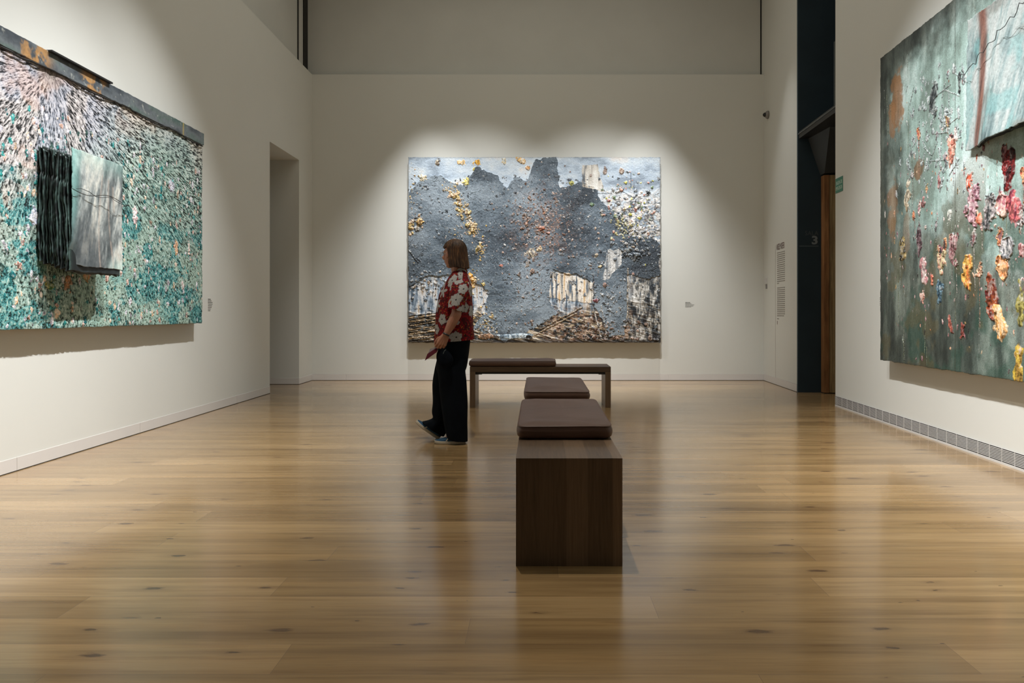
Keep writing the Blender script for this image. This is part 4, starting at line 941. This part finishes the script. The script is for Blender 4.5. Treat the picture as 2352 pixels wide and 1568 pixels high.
# head, turned towards the painting behind: face looks to (-x, +y)
fa = math.radians(40); fd = Vector((-math.cos(fa), math.sin(fa), 0)); sd = Vector((math.sin(fa), math.cos(fa), 0))   # facing, her right
HC = Wp(1043, 583, 0)
R = Matrix((fd, sd, Vector((0, 0, 1)))).transposed()
ellipsoid(bm, HC+Vector((.008, 0, .022)), (.096, .076, .100), R)                      # cranium
ellipsoid(bm, HC+fd*.030+Vector((0, 0, -.035)), (.062, .060, .082), R)                # face
ellipsoid(bm, HC+fd*.052+Vector((0, 0, -.092)), (.030, .030, .024), R)                # chin
ellipsoid(bm, HC+fd*.072+Vector((0, 0, .020)), (.022, .048, .022), R)                 # brow
capsule(bm, HC+fd*.086+Vector((0, 0, .005)), .009, HC+fd*.108+Vector((0, 0, -.030)), .012)   # nose
for s in (-1, 1):
    capsule(bm, HC+fd*.10+sd*.008*s+Vector((0, 0, -.035)), .008, HC+fd*.095+sd*.014*s+Vector((0, 0, -.035)), .006)
    ellipsoid(bm, HC+fd*.075+sd*.036*s+Vector((0, 0, -.028)), (.020, .022, .022), R)      # cheeks
    ellipsoid(bm, HC+sd*.078*s+Vector((0, 0, -.012)), (.018, .008, .030), R)              # ears
    ellipsoid(bm, HC+fd*.078+sd*.030*s+Vector((0, 0, .0)), (.011, .013, .008), R)         # eyelids
capsule(bm, HC+fd*.088+sd*.018+Vector((0, 0, -.062)), .008, HC+fd*.088-sd*.018+Vector((0, 0, -.062)), .008)   # lips
capsule(bm, HC+Vector((.02, 0, -.06)), .052, Wp(1053, 628), .056)                      # neck
capsule(bm, Wp(1053, 628), .06, Wp(1052, 660), .09)
capsule(bm, Wp(1054, 650, -.09), .04, Wp(1054, 650, .09), .04)
capsule(bm, Wp(1048, 665, -.05), .105, Wp(1046, 740, -.04), .105); capsule(bm, Wp(1048, 665, .05), .105, Wp(1046, 740, .04), .105)
capsule(bm, Wp(1046, 740), .12, Wp(1042, 800), .11)
# near arm
SHn, ELn, WRn = Wp(1056, 660, -.155), Wp(1048, 722, -.235), Wp(1024, 769, -.245)
capsule(bm, SHn, .042, ELn, .040); capsule(bm, ELn, .041, ELn.lerp(WRn, .45), .038); capsule(bm, ELn.lerp(WRn, .45), .038, WRn, .0235)
# far arm hangs in front of the body's far side
SHf, ELf, WRf = Wp(1050, 660, .15), Wp(1046, 722, .22), Wp(1030, 768, .20)
capsule(bm, SHf, .042, ELf, .040); capsule(bm, ELf, .040, WRf, .024)
# legs
HPn, KNn, ANn = Wp(1042, 810, -.07), Wp(1046, 905, -.095), Wp(1052, 997, -.095)
HPf, KNf, ANf = Wp(1038, 810, .07), Wp(1018, 905, .12), Wp(1003, 984, .13)
capsule(bm, HPn, .075, KNn, .056); capsule(bm, KNn, .056, ANn, .036)
capsule(bm, HPf, .075, KNf, .056); capsule(bm, KNf, .056, ANf, .036)
capsule(bm, ANn, .036, Wp(1030, 1005, -.095), .026); capsule(bm, ANf, .034, Wp(982, 985, .13), .026)
# hands: palm, four fingers of unequal length, thumb
def hand(W0, dirv, back, side, fingers=True, s=1.0):
    """W0 wrist, dirv towards fingers, back = outward normal of the back of the hand, side = towards the thumb"""
    dirv = dirv.normalized(); back = back.normalized(); side = side.normalized()
    K = W0+dirv*.085*s
    for i in range(4):
        q = (1.5-i)*.0195*s
        capsule(bm, W0+dirv*.008+side*q*.55, .0165*s, K+side*q-dirv*.004*abs(i-1), .0128*s, 10, 3)
    for i, (l, r) in enumerate(((.072, .0092), (.080, .0094), (.074, .0090), (.058, .0082))):
        q = (1.5-i)*.0205*s; p = K+side*q-dirv*.004*abs(i-1)
        d1 = (dirv*.80-back*.55).normalized(); d2 = (dirv*.15-back*.98).normalized(); d3 = (-dirv*.45-back*.75).normalized()
        p1 = p+d1*l*.48*s; p2 = p1+d2*l*.30*s; p3 = p2+d3*l*.24*s
        capsule(bm, p, r*1.12*s, p1, r*s, 10, 3); capsule(bm, p1, r*s, p2, r*.93*s, 10, 3); capsule(bm, p2, r*.93*s, p3, r*.82*s, 10, 3)
    b = W0+dirv*.022*s+side*.018*s
    t1 = b+(dirv*.62+side*.55-back*.35).normalized()*.044*s; t2 = t1+(dirv*.85+side*.05-back*.5).normalized()*.032*s; t3 = t2+(dirv*.8-side*.2-back*.55).normalized()*.024*s
    capsule(bm, b, .0150*s, t1, .0118*s, 10, 3); capsule(bm, t1, .0115*s, t2, .0100*s, 10, 3); capsule(bm, t2, .0100*s, t3, .0085*s, 10, 3)
    return K
hd_ = (Wp(1010, 798, -.25)-WRn)
hand(WRn, hd_, Vector((.25, -.95, .0)), Vector((-.9, -.25, .35)))
hand(WRf, Vector((-.25, 0, -1)), Vector((0, .95, 0)), Vector((-.95, -.1, .1)))
me = bpy.data.meshes.new('body'); bmesh.ops.recalc_face_normals(bm, faces=bm.faces[:]); bm.to_mesh(me); bm.free()
body = link('body', me, M['skin'], None, True)
rm = body.modifiers.new('remesh', 'REMESH'); rm.mode = 'VOXEL'; rm.voxel_size = .0036; rm.use_smooth_shade = True
sm = body.modifiers.new('smooth', 'SMOOTH'); sm.factor = .5; sm.iterations = 2
adopt(body)

# hair: layered bob, uneven ends
def hair():
    bm = NB(); N, Mr = 220, 60; grid = []
    ph = np.random.RandomState(3).rand(8)*6; zc, top = .026, .124; capL = .1
    rnd = random.Random(4); lock = [rnd.uniform(-1, 1) for _ in range(60)]
    for j in range(Mr+1):
        t = j/Mr; row = []
        for k in range(N):
            a = 2*PI*k/N; ca = math.cos(a)          # 0 = facing direction
            u = min(max((ca+.32)/.50, 0), 1); u = u*u*(3-2*u)
            bottom = -.112*(1-u)+.046*u-.010*max(-ca, 0)
            lk = lock[int(a/(2*PI)*60) % 60]
            bottom += (.0022*lk+.002*math.sin(a*37+ph[1])+.004*math.sin(a*5+1))*(1-u)+.006*u*math.sin(a*9+ph[2])
            if bottom < zc: S = capL*PI/2+(zc-bottom)
            else: S = capL*math.acos(min((bottom-zc)/(top-zc), 1))
            s = t*S
            if s < capL*PI/2: q = s/capL; z = zc+(top-zc)*math.cos(q); rr = math.sin(q)**.92; dn = 0
            else: z = zc-(s-capL*PI/2); dn = (zc-z)/.14; rr = 1+.05*math.sin(dn*PI*.6)+.03*dn
            fl = .13*max(-ca, 0)*dn**2.5
            rip = .020*lk*t*t+.018*math.sin(a*23+ph[2]+2.2*math.sin(t*3+a))+.012*math.sin(a*51+ph[3]+t*4)+.008*math.sin(a*89+t*5)
            r_ = rr*(1+fl+rip*min(1, t*1.6))-.10*max(0, dn-.85)
            rx = .101+.010*max(ca, 0)*(1-dn)+.004*u; ry = .090
            sweep = .006*math.sin(a*2)*t
            P_ = HC+Vector((.012, 0, 0))+fd*(ca*rx*r_)+sd*(math.sin(a)*ry*r_)+Vector((0, 0, z+.006*u*t))
            row.append(bm.verts.new(P_))
        grid.append(row)
    for j in range(Mr):
        for k in range(N):
            k2 = (k+1) % N; bm.faces.new((grid[j][k], grid[j][k2], grid[j+1][k2], grid[j+1][k]))
    bmesh.ops.remove_doubles(bm, verts=bm.verts[:], dist=.0002)
    o = obj('hair', bm, M['hair'], None, True)
    m = o.modifiers.new('thickness', 'SOLIDIFY'); m.thickness = .009; m.offset = -1
    adopt(o)
hair()

# shirt: red ground, white flowers, yellow dots
def floral(co, ang, tt, seed=2, lenx=1.0):
    rr = np.random.RandomState(seed)
    X = co[:, 0]; Y = co[:, 1]; Z = co[:, 2]
    s = ang*lenx; z = Z
    n = fbm(s*70, z*70, 90, 3, .7); c = np.zeros((len(X), 3)); f = sst(.42, .58, n)[:, None]
    c[:] = L3((66, 10, 16))*(1-f)+L3((124, 8, 18))*f
    dk = sst(.6, .7, fbm(s*40, z*40, 94, 3))[:, None]; c = c*(1-dk*.75)+L3((45, 12, 16))*dk*.75
    zmin, zmax = z.min(), z.max()
    for k in range(int(520*lenx)):
        a, b = rr.rand()*lenx, rr.uniform(zmin, zmax); m = ((s-a)**2+(z-b)**2 < .0032**2); c[m] = L3((165, 115, 40))
    W_ = L3((160, 157, 154)); G = L3((108, 105, 104))
    pts = []; tries = 0
    while len(pts) < int(27*lenx+2) and tries < 4000:
        tries += 1; a, b = rr.rand()*lenx, rr.uniform(zmin, zmax)
        if all(math.hypot(min(abs(a-q[0]), lenx-abs(a-q[0])), b-q[1]) > .092 for q in pts): pts.append((a, b))
    for i, (a, b) in enumerate(pts):
        ds = s-a; ds = np.where(ds > lenx/2, ds-lenx, ds); ds = np.where(ds < -lenx/2, ds+lenx, ds); dz = z-b
        r = np.hypot(ds, dz); th = np.arctan2(dz, ds)+i
        R0 = rr.uniform(.046, .060)
        if i % 3 < 2:
            e = R0*(.88+.09*np.cos(5*th)+.05*np.cos(11*th+i)+.04*np.cos(3*th+2*i)); m = r < e
            g = (r > e-.003) | (np.abs(np.sin(2.5*th)) < .07)
            c[m] = W_; c[m & g] = G; c[(r < .006)] = L3((22, 22, 26))
        else:      # leaf sprays
            for q in range(5):
                aa = i+q*1.1; ct, st_ = math.cos(aa), math.sin(aa); u = ds*ct+dz*st_; w2 = -ds*st_+dz*ct
                m = ((u-.030)/.030)**2+(w2/.0115)**2 < 1; c[m] = W_*.95
    return c
M['shirt'] = pigment('floral_cotton', .8, 220, .15, .2)
sh = [(999, 786, 1090, 779, .178, 0), (1000, 768, 1089, 765, .18, 0), (1001, 740, 1087, 738, .185, 0), (1003, 712, 1086, 712, .185, 0), (1008, 684, 1085, 686, .185, 0), (1015, 664, 1084, 664, .185, 0), (1023, 650, 1082, 650, .18, 0), (1030, 640, 1079, 640, .165, 0), (1035, 632, 1076, 632, .135, 0), (1038, 627, 1073, 626, .095, 0), (1041, 623, 1071, 621, .064, 0)]
loft('shirt', sh, M['shirt'], 420, 26, lambda a, t: (.022*math.sin(5*a+1)+.014*math.sin(9*a+2+3*t)+.01*math.sin(14*a+t*6))*max(0, 1-t*1.25)**.8+.006*math.sin(4*a+t*26), colorfn=lambda co, an, tt: floral(co, an, tt, 2, 1.0), thick=.004, pw=2.3)
# sleeves
for sgn, nm, sd_ in ((-1, 'sleeve', 5), (1, 'sleeve', 6)):
    o_ = -1 if sgn < 0 else 1
    sl = [(1040, 640, 1074, 640, .020, o_*.135), (1035, 654, 1078, 652, .052, o_*.165), (1033, 672, 1076, 670, .068, o_*.195), (1031, 690, 1070, 692, .068, o_*.215), (1030, 706, 1063, 716, .062, o_*.232)]
    loft('sleeve', sl, M['shirt'], 220, 26, lambda a, t: (.03*math.sin(4*a+1)+.02*math.sin(7*a+2*t))*t, closed=(True, False), colorfn=lambda co, an, tt, q=sd_: floral(co, an, tt, q, .42), thick=.004)
loft('collar', [(1040, 628, 1074, 624, .070, 0), (1042, 622, 1072, 617, .062, 0), (1046, 620, 1071, 613, .060, 0)], M['shirt'], 160, 10, colorfn=lambda co, an, tt: floral(co, an, tt, 8, .4), thick=.005)
# trousers: hips and two wide legs
loft('trousers_hip', [(1010, 770, 1081, 768, .155, 0), (1008, 790, 1079, 790, .172, 0), (1005, 815, 1076, 815, .178, 0), (1003, 845, 1071, 845, .172, 0), (1010, 862, 1062, 862, .15, 0)], M['trousers'], 140, 10, pw=2.2, closed=(True, True))
fold = lambda a, t: (.035*math.sin(5*a+.7)+.02*math.sin(8*a+2))*t**.7+.006*math.sin(3*a+20*t)
loft('trouser_leg', [(1008, 825, 1074, 825, .085, -.085), (1006, 850, 1069, 850, .092, -.09), (1009, 880, 1072, 880, .095, -.092), (1013, 920, 1074, 920, .096, -.094), (1019, 960, 1074, 960, .098, -.095), (1024, 990, 1074, 990, .100, -.095), (1029, 1006, 1074.5, 1012.0, .098, -.095)], M['trousers'], 160, 14, fold, pw=2.3, thick=.004)
loft('trouser_leg', [(1004, 825, 1066, 825, .085, .085), (998, 852, 1056, 852, .092, .09), (994, 880, 1050, 882, .095, .10), (995, 920, 1044, 922, .095, .115), (993, 944, 1038, 948, .095, .12), (995, 958, 1034, 966, .095, .13), (986, 964, 1030, 984, .092, .13), (972, 968, 1020, 1001, .086, .13)], M['trousers'], 160, 14, fold, pw=2.3, thick=.004)

# shoes
def shoe(heel, toe_dir, up, length=.255):
    r = empty('shoe'); fw = toe_dir.normalized(); upv = up.normalized(); sdv = upv.cross(fw).normalized()
    Mx = Matrix((fw, sdv, upv)).transposed().to_4x4(); Mx.translation = heel
    def outline(t):                                # half width along the shoe
        return .034+.012*math.sin(min(t*1.25, 1)*PI)*1.0 if t < .55 else .034+.012*math.sin(min(t*1.25, 1)*PI)*1.0+.010*math.sin((t-.55)/.45*PI)
    def lo(zf0, zf1, scale, rows, N=40):
        bm = NB(); prev = None
        for q in range(rows+1):
            cur = []
            for k in range(N):
                a = 2*PI*k/N; c = math.cos(a); s = math.sin(a)
                xx = .5+.5*math.copysign(abs(c)**.75, c); wd = .045*abs(s)**.8*(1 if xx < .7 else 1)*(0.86+.2*math.sin(xx*PI*.9)); 
                z, sc = zf0(xx, q/rows), scale(q/rows)
                cur.append(bm.verts.new(Mx@Vector(((xx-.5)*length*(1-(1-sc)*.25)+.5*length, math.copysign(wd, s)*sc, z))))
            if prev: [bm.faces.new((prev[k], prev[(k+1) % N], cur[(k+1) % N], cur[k])) for k in range(N)]
            else: bm.faces.new(cur[::-1])
            prev = cur
        bm.faces.new(prev); return bm
    so = obj('shoe_sole', lo(lambda x, q: q*.024+.004*max(0, x-.8)*5*(1), None, lambda q: 1.0, 3), M['sole'], None, True); adopt(so)
    hgt = lambda x: .085-.052*sst(.25, .85, np.float64(x))
    up_ = obj('shoe_upper', lo(lambda x, q: .022+(float(hgt(x))-.022)*math.sin(q*PI/2)**.9, None, lambda q: .95*math.cos(q*PI/2*.80)+.02, 8), M['denim'], None, True); adopt(up_)
    for s in (-1, 1):
        st = NB()
        pts = [Mx@Vector((length*(.60-.10*k/5), s*(.0455-.016*(k/5)**1.5), .026+.034*k/5)) for k in range(6)]
        tube(st, pts, .0048, 6)
        adopt(obj('shoe_stripe', st, M['sole'], None, True))
    bpy.data.objects.remove(r)
hl = Wp(1070, 1013, -.10); hl.z = .001
shoe(hl, Vector((-1, -.02, 0)), Vector((0, 0, 1)))
hf = Wp(1008, 1008.5, .13)
tf = Wp(956, 971, .13)
dv = (tf-hf).normalized(); shoe(hf, dv, Vector((-dv.z*-1, 0, -dv.x)) if dv.x < 0 else Vector((0, 0, 1)), .245)

# bracelet, spectacles
bm = NB(); ax = (WRn-ELn).normalized(); cB = WRn-ax*.006; q = ax.to_track_quat('Z', 'Y'); N = 28; ring = []
for z0, rr_ in ((-.006, .0262), (-.006, .0285), (.006, .0285), (.006, .0262)):
    ring.append([bm.verts.new(cB+q@Vector((rr_*math.cos(2*PI*k/N), rr_*math.sin(2*PI*k/N), z0))) for k in range(N)])
for a in range(4):
    for k in range(N): bm.faces.new((ring[a][k], ring[a][(k+1) % N], ring[(a+1) % 4][(k+1) % N], ring[(a+1) % 4][k]))
adopt(obj('wristband', bm, M['band'], None, True))
sp = NB(); ln = NB()
for s in (-1, 1):
    c = HC+fd*.103+sd*.034*s+Vector((0, 0, -.003)); pts = [c+sd*.025*math.cos(2*PI*k/20)+Vector((0, 0, .023*math.sin(2*PI*k/20))) for k in range(21)]
    tube(sp, pts, .0020, 6); tube(sp, [c+sd*.025*s, HC+fd*.02+sd*.078*s+Vector((0, 0, .0))], .0018, 6)
    vv = [ln.verts.new(p+fd*.0005) for p in pts[:-1]]; v2 = [ln.verts.new(p-fd*.001) for p in pts[:-1]]; ln.faces.new(vv); ln.faces.new(v2[::-1])
    for k in range(20): ln.faces.new((vv[k], vv[(k+1) % 20], v2[(k+1) % 20], v2[k]))
tube(sp, [HC+fd*.103-sd*.010, HC+fd*.106+Vector((0, 0, .004)), HC+fd*.103+sd*.010], .0018, 6)
fr = adopt(obj('spectacles', sp, M['frame'], None, True)); le = obj('lens', ln, M['lens'], fr); le.matrix_parent_inverse = PM

# things held in the hand
def slab(name, corners, th, mat, parent=None):
    bm = NB(); c = [Vector(p) for p in corners]; n = (c[1]-c[0]).cross(c[2]-c[0]).normalized()*th
    a = [bm.verts.new(p) for p in c]; b = [bm.verts.new(p+n) for p in c]; k = len(c); bm.faces.new(a[::-1]); bm.faces.new(b)
    for i in range(k): bm.faces.new((a[i], a[(i+1) % k], b[(i+1) % k], b[i]))
    return obj(name, bm, mat, parent)
lf = empty('leaflet', Wp(1000, 806, -.235)); bpy.context.view_layer.update(); LM = lf.matrix_world.inverted()
tag(lf, 'folded dark red leaflet held in the walking woman\'s lowered hand', 'leaflet')
a = slab('front_sheet', [Wp(976, 828, -.27), Wp(1004, 808, -.26), Wp(1007, 796, -.22), Wp(982, 812.5, -.20)], .002, M['leaflet']); a.parent = lf; a.matrix_parent_inverse = LM
a = slab('back_sheet', [Wp(983, 812, -.195), Wp(1006, 797, -.215), Wp(1001, 797, -.20), Wp(988, 801, -.16)], .001, M['paper']); a.parent = lf; a.matrix_parent_inverse = LM
po = empty('pouch', Wp(1020, 806, -.24)); bpy.context.view_layer.update(); QM = po.matrix_world.inverted()
tag(po, 'small dark navy pouch dangling from the woman\'s hand against her trousers', 'pouch')
b_ = loft('pouch_body', [(1010, 803, 1024, 802, .010, -.232), (1004, 810, 1032, 808, .022, -.225), (1003, 824, 1040, 820, .030, -.225), (1008, 838, 1040, 832, .028, -.225), (1016, 846, 1034, 842, .012, -.225)], M['pouch'], 60, 8, lambda a, t: .03*math.sin(5*a+t*4), closed=(True, True), parent=False)
b_.parent = po; b_.matrix_parent_inverse = QM
bm = NB(); tube(bm, [Wp(1018, 812, -.262), Wp(1021, 805, -.266), Wp(1024, 803, -.262)], .0022, 6); z_ = obj('zip_pull', bm, M['edge'], None); z_.parent = po; z_.matrix_parent_inverse = QM
